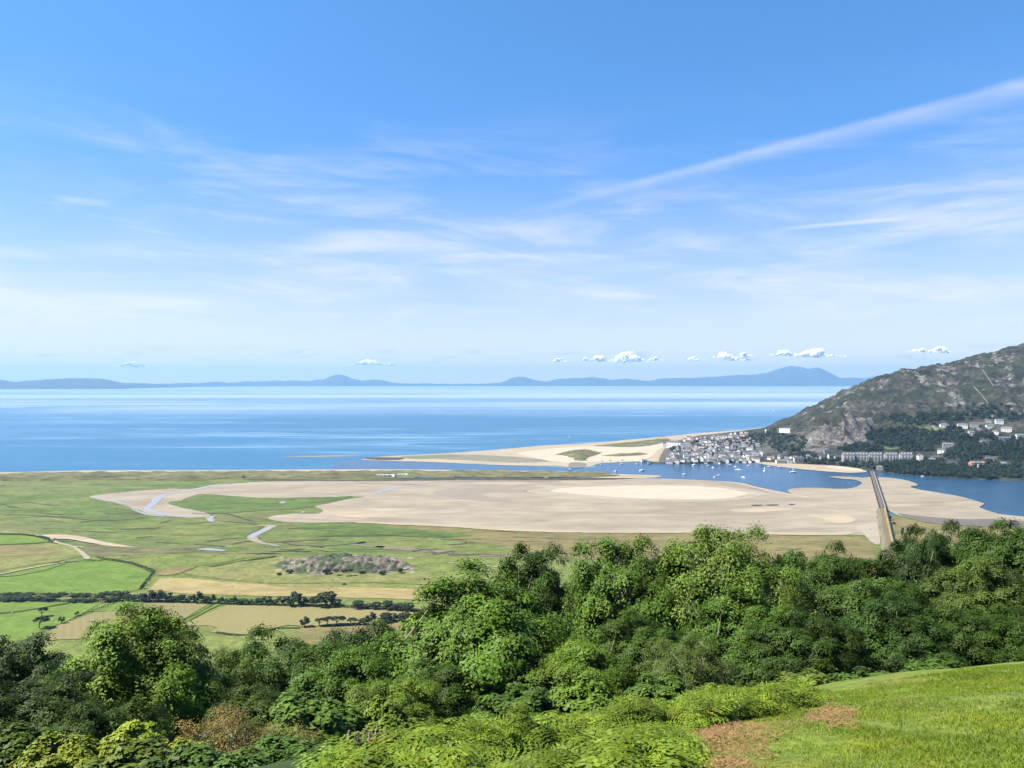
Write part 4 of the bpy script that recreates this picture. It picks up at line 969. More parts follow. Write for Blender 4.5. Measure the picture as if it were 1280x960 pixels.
def bracken_mesh(name, polys, dens, height, seed, label=None):
    rng = np.random.default_rng(seed); fr = [make_frond(rng, 1.) for _ in range(7)]; out = []
    for poly, hh, n in polys:
        a = np.array(poly, float); x0, y0 = a.min(0); x1, y1 = a.max(0); k = 0; tries = 0
        # spread evenly over the ground, not over the picture
        gp_ = np.array([ground_pt(px, py) for px, py in poly])[:, :2]
        gx0, gy0 = gp_.min(0); gx1, gy1 = gp_.max(0)
        pts = rng.uniform([gx0, gy0], [gx1, gy1], (n*6, 2)); pts = pts[poly_dist(pts[:, 0], pts[:, 1], gp_) > 0][:n]
        lump = fbm(pts[:, 0]*1.5, pts[:, 1]*1.5, seed, 3)
        for (x, y), lu in zip(pts, lump):
            z = float(near_z(x, y)); st = hh*max(.1, 2.6*lu - .55)*rng.uniform(.75, 1.1)
            for _ in range(rng.integers(3, 6)):
                V = fr[rng.integers(7)]*rng.uniform(.36, .74)
                pitch = rng.uniform(-.45, .25); cp, sp_ = math.cos(pitch), math.sin(pitch)
                V = np.c_[V[:, 0], V[:, 1]*cp - V[:, 2]*sp_, V[:, 1]*sp_ + V[:, 2]*cp]
                r_ = rng.normal()*.3; V = np.c_[V[:, 0]*math.cos(r_) - V[:, 2]*math.sin(r_), V[:, 1], V[:, 0]*math.sin(r_) + V[:, 2]*math.cos(r_)]
                a_ = rng.uniform(0, 6.28); V = np.c_[V[:, 0]*math.cos(a_) - V[:, 1]*math.sin(a_), V[:, 0]*math.sin(a_) + V[:, 1]*math.cos(a_), V[:, 2]]
                out.append(V + [x, y, z + st*rng.uniform(.55, 1.)])
    V = np.concatenate(out)
    o = obj(name, mesh_np(name, V, quads(len(V)//4), m_fern)); o.color = (.17, .26, .022, 1)
    return tag(o, label, kind='stuff')
m_fern = foliage_mat('bracken_green', .22, .36, 1.1, warm=(1.5, 1.1, .8))
BR_UP = [(455,990),(490,966),(540,952),(610,940),(680,927),(760,914),(840,900),(900,890),(915,894),(850,905),(780,917),(700,931),(630,945),(580,962),(560,1010),(440,1010)]
BR_LOW = [(600,1040),(650,992),(700,972),(780,950),(830,936),(848,942),(836,965),(815,1030)]
BR_LEFT = [(400,1040),(425,975),(460,966),(500,972),(470,1040)]
BR_EDGE = [(905,890),(950,884),(1010,877),(1030,880),(960,893),(900,903),(872,915),(862,908)]
bracken_mesh('bracken', [(BR_UP, .38, 560), (BR_LOW, .32, 390), (BR_LEFT, .34, 150), (BR_EDGE, .3, 200)], 1, 1, 77)

# pink flower spikes in the bracken
m_pink = tint_mat('pink_flower', .8, .2, 4.); m_stem = plain_mat('weed_stem', (.07,.10,.03), .8, .2, 4)
rngf = np.random.default_rng(8)
fl_proto = None
for i, (px, py) in enumerate([(455,928),(470,930),(482,926),(436,932),(500,924),(462,934),(447,936)]):
    g = ground_pt(px, py + 44); g[2] += .34
    t = tag(empty('willowherb', g, rngf.uniform(0, 6)), 'tall weed with a dusty pink flower spike rising out of the bracken', 'wildflower', 'pink flower spikes among the bracken')
    hh = .24
    if fl_proto is None:
        V, f = tube(np.array([[0,0,0],[.03,0,.3],[0,.02,hh+.1]]), [.012,.01,.004], 5); st_me = mesh_np('stem', V, f, m_stem)
        n_ = 90; zz = rngf.uniform(hh*.62, hh+.1, n_); rr = .028*(1.12-(zz-hh*.62)/(hh*.38+.1)); aa = rngf.uniform(0, 6.28, n_)
        C = np.c_[np.cos(aa)*rr, np.sin(aa)*rr, zz]; fl_me = mesh_np('flower_spike', leaves_at(C, unit(C*[1,1,0]+[0,0,.3]), .03, .022, rngf), quads(n_), m_pink)
        C = np.c_[np.cos(aa)*rr*2.2, np.sin(aa)*rr*2.2, zz*.62]; lf_me = mesh_np('leaves', leaves_at(C, unit(C*[.3,.3,0]+[0,0,1.]), .16, .04, rngf), quads(n_), m_leaf)
        fl_proto = (st_me, fl_me, lf_me)
    obj('stem', fl_proto[0], t); dup_mesh('flower_spike', fl_proto[1], t, (.40,.24,.25)); dup_mesh('leaves', fl_proto[2], t, (.09,.15,.03))

# grass blades on the meadow
m_grass = foliage_mat('grass_green', .45, .18, .5, warm=(1.45, 1.1, .7), spec=.15)
rg_ = np.random.default_rng(19)
lo, hi = MEADOW.min(0), MEADOW.max(0)
pts = rg_.uniform(lo, hi, (1400000, 2)); pts = pts[poly_dist(pts[:, 0], pts[:, 1], MEADOW) > -.1]
lit = fbm(pts[:, 0]*.9, pts[:, 1]*.9, 61, 4)
pts = pts[rg_.random(len(pts)) < np.clip((lit - .28)*3.2, .15, 1)][:420000]
n = len(pts); zb = near_z(pts[:, 0], pts[:, 1])
hgt = .02 + .06*fbm(pts[:, 0]*.6, pts[:, 1]*.6, 62, 4)*rg_.uniform(.5, 1.5, n); a = rg_.uniform(0, 6.28, n); wv = rg_.uniform(.007, .015, n)
base = np.c_[pts, zb - .01]; s = np.c_[np.cos(a), np.sin(a), 0*a]; ln = rg_.normal(size=(n, 2))*.6
tip = base + np.c_[ln*hgt[:, None], hgt]
V = np.stack([base - s*wv[:, None], base + s*wv[:, None], tip], 1).reshape(-1, 3)
g_o = obj('grass', mesh_np('grass', V, np.arange(n*3).reshape(n, 3), m_grass)); g_o.color = (.24, .345, .034, 1); tag(g_o, kind='stuff')

# patches of cut dead bracken
m_litter = tint_mat('dead_bracken', .9, .5, 9., .1)
for i, (px, py, rx, ry, lb) in enumerate([(898,919,46,13,'wide rust brown patch of cut dead bracken where the meadow meets green bracken'), (1040,896,24,10,'small rust brown patch of dead bracken on the open meadow'), (908,956,22,5,'thin brown scatter of dead bracken at the bottom edge of the meadow')]):
    n = [3000, 1200, 500][i]; rr = rg_.random(n)**.7*1.45; aa = rg_.uniform(0, 6.28, n)
    rr = rr*(.25 + 1.5*fbm(np.cos(aa)*2.2+i*7, np.sin(aa)*2.2, 71, 4))
    c0 = ground_pt(px, py); cx = ground_pt(px + rx, py); cy = ground_pt(px, py - ry)
    xy = c0[:2] + np.outer(rr*np.cos(aa), (cx-c0)[:2]) + np.outer(rr*np.sin(aa), (cy-c0)[:2])
    C = np.c_[xy, near_z(xy[:, 0], xy[:, 1]) + rg_.uniform(.01, .07, n)]
    o = obj('dead_bracken', mesh_np('dead_bracken', leaves_at(C, unit(rg_.normal(size=(n, 3))*.3 + [0, 0, 1]), .12, .013, rg_), quads(n), m_litter)); o.color = (.30, .185, .085, 1)
    tag(o, lb, 'dead bracken')

# ================================================================ HEDGEROWS AND FIELD TREES on the plain
def far_tree(seed, n=900, leaf=.8, flat=False):
    """light tree 8 m tall and wide"""
    rng = np.random.default_rng(seed); C = []; N_ = []
    for k in range(26):
        d = rng.normal(size=3); d /= np.linalg.norm(d); d[2] = abs(d[2]) if flat else d[2]
        p = d*[3., 3., 1.4 if flat else 2.6]*rng.uniform(.65, 1.05) + [.8 if flat else 0, 0, 5.2 if flat else 4.4]
        m_ = n//26; u = unit(rng.normal(size=(m_, 3)) + unit(d)*.6 + [0, 0, .3]); C.append(p + u*[1.15, 1.15, .8]*rng.uniform(.6, 1.1, (m_, 1))); N_.append(unit(u + [0, 0, .5] + rng.normal(size=(m_, 3))*.4))
    C = np.concatenate(C); keep = C[:, 2] > (2.6 if flat else .3); C = C[keep]; N_ = np.concatenate(N_)[keep]
    crown = mesh_np('crown', leaves_at(C, N_, leaf, leaf*.7, rng), quads(len(C)), m_leaf_far)
    tb = [tube(bez(np.array([0,0,-.5]), np.array([0,0,2.]), np.array([.4,0,4.6]), 5), np.linspace(.32, .15, 5), 6)]
    for k in range(5):
        d = rng.normal(size=2)*1.6; tb.append(tube(bez(np.array([.1,0,2.]), np.array([d[0]*.5, d[1]*.5, 4.]), np.array([d[0], d[1], 5.3]), 4), np.linspace(.15, .05, 4), 5))
    V, f = join_tubes(tb); return crown, mesh_np('trunk', V, f, m_bark2, True)
FT = [far_tree(1), far_tree(2), far_tree(3), far_tree(4, flat=True), far_tree(5, flat=True)]
rh = random.Random(9)
def plain_tree(px, ybase, wpx, hpx, label, var, color=(.030,.052,.017), group=None, nm='tree', cat='tree', z=1.7):
    b_ = P(px, ybase, z); d = b_[1]; wm = wpx*d/F; hm_ = hpx*d/F
    t = tag(empty(nm, b_, rh.uniform(-.4, .4)), label, cat, group)
    t.scale = (wm/8., wm/8.*.9, hm_/7.6)
    dup_mesh('crown', FT[var][0], t, color); dup_mesh('trunk', FT[var][1], t, (.1,.1,.1)); return t
ORD = 'first second third fourth fifth sixth seventh eighth ninth tenth eleventh twelfth thirteenth fourteenth fifteenth sixteenth seventeenth eighteenth nineteenth twentieth'.split()
ORD += ['twenty-' + o for o in ORD[:9]] + ['thirtieth'] + ['thirty-' + o for o in ORD[:9]] + ['fortieth'] + ['forty-' + o for o in ORD[:9]]
plain_tree(52,770.5,13,12,'upper of two dark windblown trees close together in the bright green field',3)
plain_tree(49,785,21,15,'lower and wider of two dark windblown trees in the bright green field',4)
plain_tree(77,779,9,9,'small upright dark tree by the corner of the pale hay field',0)
plain_tree(96,769,7,5,'small dark bush on the ditch beside the hay field',1,nm='bush',cat='bush')
# hedgerow between the straw field and the hay fields
row = [(158,750,11,7),(168,750.5,12,8),(177,751,12,10),(187,751.5,20,13),(198,751.5,18,14),(208,752,15,12),(217,752.4,12,8),(226,752.6,12,10),(236,753,13,8),(247,753.4,15,14),(256,753.6,11,9),(265,753.8,11,11),(276,754,10,8),(285,754.2,10,7),(292,754.4,11,9),(302,754.8,12,7),(311,755,11,7),(322,755.4,13,8),(333,755.8,14,11),(343,756,9,7),(352,756.2,13,12),(367,757,24,17),(379,757,16,11),(392,757,17,12),(407,757.6,26,19),(419,758,15,10),(446,760.2,18,10),(458,760.8,12,7),(469,761,15,9),(483,761.6,18,11),(497,762.6,14,9),(510,763,16,10)]
sz = lambda w_: 'large' if w_ > 19 else ('small' if w_ < 12.5 else 'mid sized')
for i, (px, yb, w_, h_) in enumerate(row):
    plain_tree(px, yb, w_*1.15, h_, f'{sz(w_)} dark bush, {ORD[i]} from the ditch end of the hedgerow above the hay fields', rh.randrange(3), rh.choice([(.026,.045,.016),(.032,.056,.018),(.036,.066,.019)]), 'bushes of the hedgerow above the hay fields', 'hedgerow_bush', 'bush')
row2 = [(381,783.6,14,13,1),(399,782.4,15,10,3),(409,781.8,16,11,4),(421,781,19,11,3),(438,780.4,15,8,4),(455,780,15,8,0),(464,779,15,14,1),(481,777.4,20,12,2),(492,776.8,16,10,1),(505,776,18,11,0)]
for i, (px, yb, w_, h_, v_) in enumerate(row2):
    plain_tree(px, yb, w_*1.1, h_, f'{"windblown leaning" if v_ > 2 else "round"} dark tree, {ORD[i]} along the wall between hay field and brown field', v_, (.028,.048,.016), 'trees between the hay field and the brown field')
# bank of low scrub along the lane on the left
for i, (px, yb, w_, h_) in enumerate([(-4,750,22,5),(12,750.4,20,5),(28,750.4,22,6),(46,750.4,18,5),(60,750.8,18,5),(8,743.6,12,3),(20,744,10,4),(34,744,14,3),(72,744.6,20,3),(96,745,14,3),(107,745.4,12,4),(122,746.6,8,4),(128,747,7,4),(112,752,16,4),(96,751.6,20,4),(136,751.4,14,5),(146,751,12,6),(130,743.6,14,4),(142,744,16,5),(154,744.6,14,6),(58,743.8,10,3)]):
    plain_tree(px, yb, w_*1.2, h_, f'low scrubby bush, {ORD[i]} along the brown lane between the bright green fields', rh.randrange(3), rh.choice([(.04,.07,.02),(.032,.056,.018)]), 'scrub along the lane between the green fields', 'bush', 'bush')
for i, (px, yb, w_, h_) in enumerate([(178,735.5,6,5),(181,731,5,4),(186,725,4,3),(344,718,0,0),(430,731,5,2),(50,594.6,3,1.6),(164,595.4,3,1.6),(304,596.2,4,2)]):
    if w_: plain_tree(px, yb, w_*1.2, h_, ['dark bush at the lower end of the ditch between green and straw fields','dark bush midway up the ditch beside the straw field','little bush near the top of the ditch beside the straw field','','tiny bush on the line between olive and straw fields','lone dark bush on the dunes, farthest along the beach from the creek','lone dark bush on the dunes above the creek mouth','lone dark bush on the dunes beside the pale flat'][i], rh.randrange(3), nm='bush', cat='bush', z=1.7 if yb > 650 else 2.5)
# bushes at the foot of the knoll
for i, (px, yb, w_, h_) in enumerate([(349,719,7,4),(362,716.6,10,6),(408,716,12,6),(420,714,9,5),(431,714,10,5),(438,712.6,8,4),(478,718.6,9,5),(500,716.6,9,7),(452,716,10,3),(486,704,7,4)]):
    b_ = P(px, yb, 1.5); kz_ = knoll_z(b_[0], b_[1])
    plain_tree(px, yb + kz_*.2, w_, h_, f'dark gorse bush, {ORD[i]} around the foot of the rocky knoll', rh.randrange(3), (.02,.034,.012), 'bushes around the rocky knoll', 'bush', 'bush', z=max(1.2, kz_*.5))
# rocks beside it
m_rock = plain_mat('pale_rock', (.36,.31,.27), .9, .35, .5)
def rock_mesh(seed, r=1.):
    import bmesh
    bm = bmesh.new(); bmesh.ops.create_icosphere(bm, subdivisions=3, radius=r)
    for v in bm.verts:
        k = 1 + .55*(float(fbm(v.co.x*1.3+seed*3, v.co.y*1.3+v.co.z*1.1, seed, 3)) - .5); v.co *= k; v.co.z = max(v.co.z*.62, -.25)
    me = bpy.data.meshes.new('rock'); bm.to_mesh(me); bm.free(); me.materials.append(m_rock); return me
RK = [rock_mesh(s) for s in (1, 2, 3)]
for i, (px, yb, w_, lb) in enumerate([(353,697,7,'flat pale rock in the grass at the seaward end of the knoll'), (513,698,10,'low grey rock slab lying just beyond the knoll'), (507,712,8,'pale boulder on the end of the knoll nearest the wood'), (516,716,9,'pale slab running out from the knoll into the field'), (349,713,11,'grey and white outcrop at the marsh corner of the knoll'), (367,711,9,'pale split outcrop beside the corner rock of the knoll')]):
    b_ = P(px, yb, 1.2); o = obj('rock', RK[i % 3]); o.location = (b_[0], b_[1], max(1.2, knoll_z(b_[0], b_[1]) - .3)); s_ = w_*b_[1]/F/2; o.scale = (s_, s_*.8, s_*.5); tag(o, lb, 'rock')
# sheep in the fields
m_wool = plain_mat('wool', (.62,.58,.5), .95, .1, 3); m_face = plain_mat('sheep_face', (.12,.1,.09), .9, .1, 3)
def sheep_parts():
    import bmesh
    bm = bmesh.new()
    def ball(c, r, sub=2):
        g = bmesh.ops.create_icosphere(bm, subdivisions=sub, radius=1.)
        for v in g['verts']: v.co = Vector((v.co.x*r[0]+c[0], v.co.y*r[1]+c[1], v.co.z*r[2]+c[2]))
    ball((0,0,.62),(.52,.27,.28)); ball((.5,0,.62),(.2,.15,.17)); ball((.72,0,.56),(.15,.085,.1)); ball((-.4,0,.6),(.22,.24,.24))
    for sx in (-.32,.36):
        for sy in (-.14,.14):
            V, f = tube(np.array([[sx,sy,.5],[sx-.02,sy,.25],[sx,sy,0]]), [.08,.05,.045], 6)
            vs_ = [bm.verts.new(v) for v in V]
            for q in f: bm.faces.new([vs_[i] for i in q])
    me = bpy.data.meshes.new('sheep'); bm.to_mesh(me); bm.free(); me.materials.append(m_wool); return me
shp = sheep_parts()
for i, (px, yb, lb) in enumerate([(15,766.6,'white sheep beside the ditch crossing the bright green field'), (66,775.2,'white sheep near the two windblown trees'), (110,731,'white sheep in the green field above the lane'), (248,785,'white sheep below the lane between the hay fields'), (292,796.6,'sheep on the grass below the curved corner of the hay field'), (346,788,'white sheep by the hedge under the hay field'), (290,734,'pale sheep on the straw coloured field')]):
    b_ = P(px, yb, 1.95); o = obj('sheep', shp); o.location = b_; o.scale = (1.5,1.5,1.5); o.rotation_euler = (0,0,rh.uniform(0,6)); tag(o, lb, 'sheep')
# continuous low hedges and overgrown ditch banks
def hedge(path, w_, h_, label, color, z=1.7, dens=1.0, nm='hedge'):
    rng = np.random.default_rng(int(path[0][0]*7 + path[0][1]) % 9999)
    pts = [np.array(P(a, b2, z)) for a, b2 in path]; C = []
    for p0, p1 in zip(pts, pts[1:]):
        n_ = int(np.hypot(*(p1-p0)[:2])*w_*h_*1.6*dens) + 4; t_ = rng.random((n_, 1)); c = p0 + (p1-p0)*t_
        lump = fbm(c[:, 0]*.12, c[:, 1]*.12, 51, 3)[:, None]
        c = c + rng.normal(size=(n_, 3))*[w_*.32, w_*.32, 0]; c[:, 2] += rng.random(n_)**.7*h_*(.2 + 1.5*lump[:, 0]); C.append(c)
    C = np.concatenate(C); V = leaves_at(C, unit(rng.normal(size=C.shape) + [0, 0, .7]), .95, .7, rng)
    o = obj(nm, mesh_np(nm, V, quads(len(C)), m_leaf_far)); o.color = (*color, 1); return tag(o, label, nm.replace('_', ' '))
HG, HL = (.034,.056,.018), (.062,.088,.026)
hedge([(150,751),(230,753.4),(330,756.4),(420,759),(520,764)], 3.4, 2.6, 'long low hedge running under the dark bushes above the hay fields', HG)
hedge([(-60,749.6),(0,749.8),(60,751.4),(110,752.6),(150,752)], 4., 2.6, 'overgrown hedge bank on the near side of the brown lane', HG)
hedge([(-60,743.2),(0,742.6),(80,743.6),(150,743.6)], 2.6, 1.6, 'thin green hedge on the far side of the brown lane', HL)
hedge([(86,776.6),(105,768),(126,760),(146,753.4)], 2., 1.5, 'narrow hedge slanting between bright field and pale hay field', HG)
hedge([(174,738),(180,730),(188,721),(193,715)], 2.2, 1.8, 'hedged ditch climbing beside the straw coloured field', HG)
hedge([(372,785),(400,783.6),(450,781),(510,777.4)], 1.6, 1.2, 'low hedge under the windblown trees', HG)
hedge([(268,791.4),(290,794.6),(316,793.6),(336,788),(362,785)], 1.4, 1.1, 'curved dark hedge round the corner of the hay field', HG)
hedge([(122,697),(165,703.6),(192,713.6)], 3., 1.4, 'dark rushy bank along the top of the big bright field', HL)
hedge([(0,667.6),(30,668.4),(62,673.6)], 3.6, 1.8, 'dark hedge beside the pale sand at the marsh edge', HG)
hedge([(66,704.4),(100,701.4),(130,701)], 2.6, 1.6, 'scrubby hedge at the end of the white farm track', HL)
hedge([(500,764),(540,766)], 3.4, 4., 'end of the hedge disappearing behind the central wood', HG)
# ================================================================ TOWN, VILLAS, TERRACE
m_wall = tint_mat('house_wall', .85, .10, .5); m_roof = tint_mat('house_roof', .7, .15, .4, .35); m_win = plain_mat('window_glass', (.10,.115,.135), .12, .1, .2, .6)
m_chim = plain_mat('chimney_stack', (.26,.23,.2), .9, .2, .5)
WHITE, CREAM, GREY, STONE, BRICK, PINK = (1.08,1.06,1.02), (.9,.83,.68), (.62,.62,.62), (.42,.40,.37), (.52,.25,.14), (.9,.68,.58)
SLATE, LSLATE, DSLATE, TILE = (.10,.108,.125), (.19,.20,.225), (.05,.052,.06), (.30,.16,.10)
WN = {WHITE:'white', CREAM:'cream', GREY:'grey', STONE:'grey stone', BRICK:'red brick', PINK:'pale pink'}
def house_meshes(w, d, h, rh_, style='gable', dormer=False):
    a = MB(); a.box(-w/2, w/2, -d/2, d/2, -4, h)
    if style == 'gable':     # gable ends of the walls
        a.poly([(-w/2,-d/2,h),(-w/2,d/2,h),(-w/2,0,h+rh_*.97),(w/2,-d/2,h),(w/2,d/2,h),(w/2,0,h+rh_*.97)], [(0,1,2),(5,4,3)])
    r = MB()
    if style == 'gable':
        e = .35; t = .3
        for s in (-1, 1):
            r.poly([(-w/2-e, s*(d/2+e), h-.15), (w/2+e, s*(d/2+e), h-.15), (w/2+e, 0, h+rh_), (-w/2-e, 0, h+rh_),
                    (-w/2-e, s*(d/2+e), h-.15+t), (w/2+e, s*(d/2+e), h-.15+t), (w/2+e, 0, h+rh_+t), (-w/2-e, 0, h+rh_+t)],
                   [(0,1,2,3),(4,5,6,7),(0,1,5,4),(3,2,6,7),(0,3,7,4),(1,2,6,5)])
    elif style == 'hip': r.hip(-w/2-.4, w/2+.4, -d/2-.4, d/2+.4, h+.01, h+rh_, .28)
    else:
        r.box(-w/2-.2, w/2+.2, -d/2-.2, d/2+.2, h+.01, h+.7)
    c = MB(); 
    c.box(-w*.36-.5, -w*.36+.5, -.45, .45, h+rh_*.4, h+rh_+1.5); 
    return a.mesh('wall', m_wall), r.mesh('roof', m_roof), c.mesh('chimney', m_chim)
KINDS = {}
def kind(key, *a):
    if key not in KINDS: KINDS[key] = house_meshes(*a)
    return KINDS[key]
win_me = {}
def add_windows(wallo, w, d, h, cols, rows, ww=1.2, wh=1.6):
    """windows on the two faces looking at the water, each one a part with its own mesh object"""
    key = (ww, wh)
    if key not in win_me:
        q = MB(); q.box(-ww/2, ww/2, -.06, .12, -wh/2, wh/2); win_me[key] = q.mesh('window', m_win)
    for r_ in range(rows):
        for c_ in range(cols):
            o = obj('window', win_me[key], wallo); o.location = (-w/2 + w*(c_+.5)/cols, -d/2 - .08, h*(r_+.55)/rows)
def house(pos, w, d, h, rh_, style, wall, roof, label, rz=0., group=None, windows=None, name='house', cat='house', chim=True):
    key = (round(w), round(d), round(h), round(rh_, 1), style); a, r, c = kind(key, w, d, h, rh_, style)
    t = tag(empty(name, pos, rz), label, cat, group)
    wo_ = dup_mesh('wall', a, t, wall); ro = dup_mesh('roof', r, t, roof)
    if chim: obj('chimney', c, ro)
    if windows: add_windows(wo_, w, d, h, *windows)
    return t
rt = random.Random(21)
# --- harbour town in rows, from the quay inland
ROWS = [ # name, (px, py) start, end, count, house width range
 ('on the quay', (836,577.4), (948,576), 28), ('just behind the quay', (832,573.6), (952,571.6), 28), ('in the third row back', (838,570), (955,567.4), 27),
 ('in the fourth row back', (842,566.6), (952,563), 26), ('in mid town', (846,563.6), (948,559), 24), ('behind the town centre', (850,560.4), (944,555.4), 22),
 ('on the town seaward side', (856,557), (940,552), 20), ('near the sea front', (866,553.6), (938,548.8), 17), ('along the hillside sea front', (880,550.4), (938,545.4), 13), ('on the outermost sea front', (852,551.4), (934,542.6), 15), ('under the hill', (950,573.5), (1012,576), 9)]
nh = 0
for ri, (rn, s0, s1, cnt) in enumerate(ROWS):
    for k in range(cnt):
        t_ = (k + .5 + rt.uniform(-.3, .3))/cnt; px = s0[0] + (s1[0]-s0[0])*t_; py = s0[1] + (s1[1]-s0[1])*t_ + rt.uniform(-.8, .8)
        if 832 < px < 872 and ri > 4 and ri < 9: continue
        if rt.random() < .06: continue
        d_ = F*(H-4)/(py-HOR); x_ = (px-640)/F*d_; z_ = float(head_z(np.array([x_]), np.array([d_]))[0])
        wall = rt.choice([WHITE, WHITE, GREY, STONE, CREAM, WHITE, STONE, GREY, PINK]) if ri else rt.choice([WHITE, WHITE, CREAM, GREY, STONE])
        roof = rt.choice([SLATE, LSLATE, DSLATE, LSLATE, SLATE, SLATE, TILE if ri > 3 else SLATE])
        big = rt.random() < .3; w_ = rt.choice([8, 10, 12]) if not big else rt.choice([15, 19]); h_ = rt.choice([6, 7, 9]) if not big else rt.choice([9, 11])
        dp = rt.choice([8, 9, 10]); sty = 'gable' if rt.random() < .82 else 'hip'
        rz = rt.choice([-.4, -.5, math.pi/2-.5, -.3, -.6, math.pi/2-.4]) + rt.uniform(-.15, .15)
        rn_ = {SLATE:'slate', LSLATE:'pale slate', DSLATE:'dark', TILE:'brown tiled'}[roof]
        lab = f'{WN[wall]} {rn_} roofed house, {ORD[k]} from the sea end {rn}'
        house((x_, d_, z_), w_, dp, h_, dp*.42, sty, wall, roof, lab, rz, 'houses of the harbour town', (max(2, w_//4), 2 if h_ < 9 else 3) if ri == 0 else None)
        nh += 1
# bigger named blocks of the town
def at(px, py, z=4.0):
    d_ = F*(H-z)/(py-HOR); x_ = (px-640)/F*d_; return (x_, d_, float(head_z(np.array([x_]), np.array([d_]))[0]))
house(at(843,560), 48, 14, 18, 5, 'hip', WHITE, SLATE, 'tall white seafront terrace, the brightest long block of the town', -.5, None, (9, 4, 1.8, 2.4), 'seafront_terrace', 'terrace')
house(at(832,557.6), 14, 14, 17, 5, 'hip', GREY, DSLATE, 'dark end house of the tall white seafront terrace', -.5, None, (3, 4, 1.6, 2.2))
house(at(858,562), 34, 14, 15, 5, 'hip', GREY, LSLATE, 'long grey terrace behind the tall white seafront block', -.35, None, (7, 3, 1.6, 2.2), 'seafront_terrace', 'terrace')
house(at(847,576.5), 22, 12, 13, 6, 'gable', WHITE, SLATE, 'white gabled hotel beside the slipway at the quay end', .1, None, (4, 3, 1.6, 2.2), 'hotel', 'hotel')
house(at(860,576.4), 24, 13, 14, 6, 'gable', WHITE, LSLATE, 'large white hotel with a pale slate roof in the quay front', .0, None, (5, 3, 1.6, 2.2), 'hotel', 'hotel')
house(at(805,575.4), 15, 9, 7, 3, 'gable', WHITE, LSLATE, 'white lifeboat shed standing alone on the harbour beach', .2, None, (3, 1, 2., 2.4), 'boat_shed', 'shed')
house(at(812,577), 9, 7, 5, 2.5, 'gable', GREY, SLATE, 'low grey hut next to the white shed on the harbour beach', .1, None, None, 'hut', 'hut')
house(Q(981,539.5,2480), 34, 12, 11, 1, 'flat', WHITE, LSLATE, 'long white flat roofed building on the hillside above the town', -.5, None, (6, 1, 1.2, 1.6), 'building', 'building', False)
house(hit(959,541) , 13, 11, 9, 4, 'gable', WHITE, SLATE, 'white house highest on the slope above the sea front', .2, None, (2, 2))
# church with its tower
t = tag(empty('church', at(950,575), .15), 'pale church with a square tower at the hill end of the quay', 'church')
q = MB(); q.box(-14, 6, -5, 5, -3, 8); dup_mesh('nave_wall', q.mesh('nave_wall', m_wall), t, (.5,.48,.44)); q = MB(); q.gable(-14.5, 6.4, -5.6, 5.6, 8.01, 13); dup_mesh('roof', q.mesh('roof', m_roof), t, SLATE)
q = MB(); q.box(6.05, 12, -3, 3, -3, 19)
for sx in (6.5, 9, 11.5):
    for sy in (-2.6, 2.6): q.box(sx-.45, sx+.45, sy-.35, sy+.35, 19, 20.2)
tw = dup_mesh('tower', q.mesh('tower', m_wall), t, (.70,.68,.64))
for zz in (13.5,): 
    o = obj('window', win_me[(1.6, 2.2)], tw); o.location = (9, -3.1, zz)
# white pair by the shore under the crag
for i, (px, w_, lb) in enumerate([(976,26,'long cream white guest house on the shore under the crag'), (986.5,14,'narrow white gabled house between the two shore guest houses'), (998,26,'white and grey gabled guest house on the shore nearest the crag')]):
    house(at(px,577.6), w_, 12, 10, 5, 'gable', [CREAM, WHITE, GREY][i], [LSLATE, SLATE, SLATE][i], lb, [0, 1.57, 0.05][i], None, (max(2, w_//5), 3, 1.4, 1.8))
for i, (px, py, lb) in enumerate([(1012,575,'small grey cottage at the foot of the crag'), (1028,575,'grey cottage with a pale gable left of the long terrace'), (1038,572.5,'stone house nearest the first block of the long terrace'), (1046,574.6,'low stone cottage under the first block of the long terrace'), (1033,567,'small stone house tucked under the cliff above the cottages')]):
    house(hit(px, py), 13, 9, 7, 4, 'gable', [GREY, STONE, GREY, STONE, STONE][i], SLATE, lb, rt.uniform(-.3, .3), None, (3, 2))
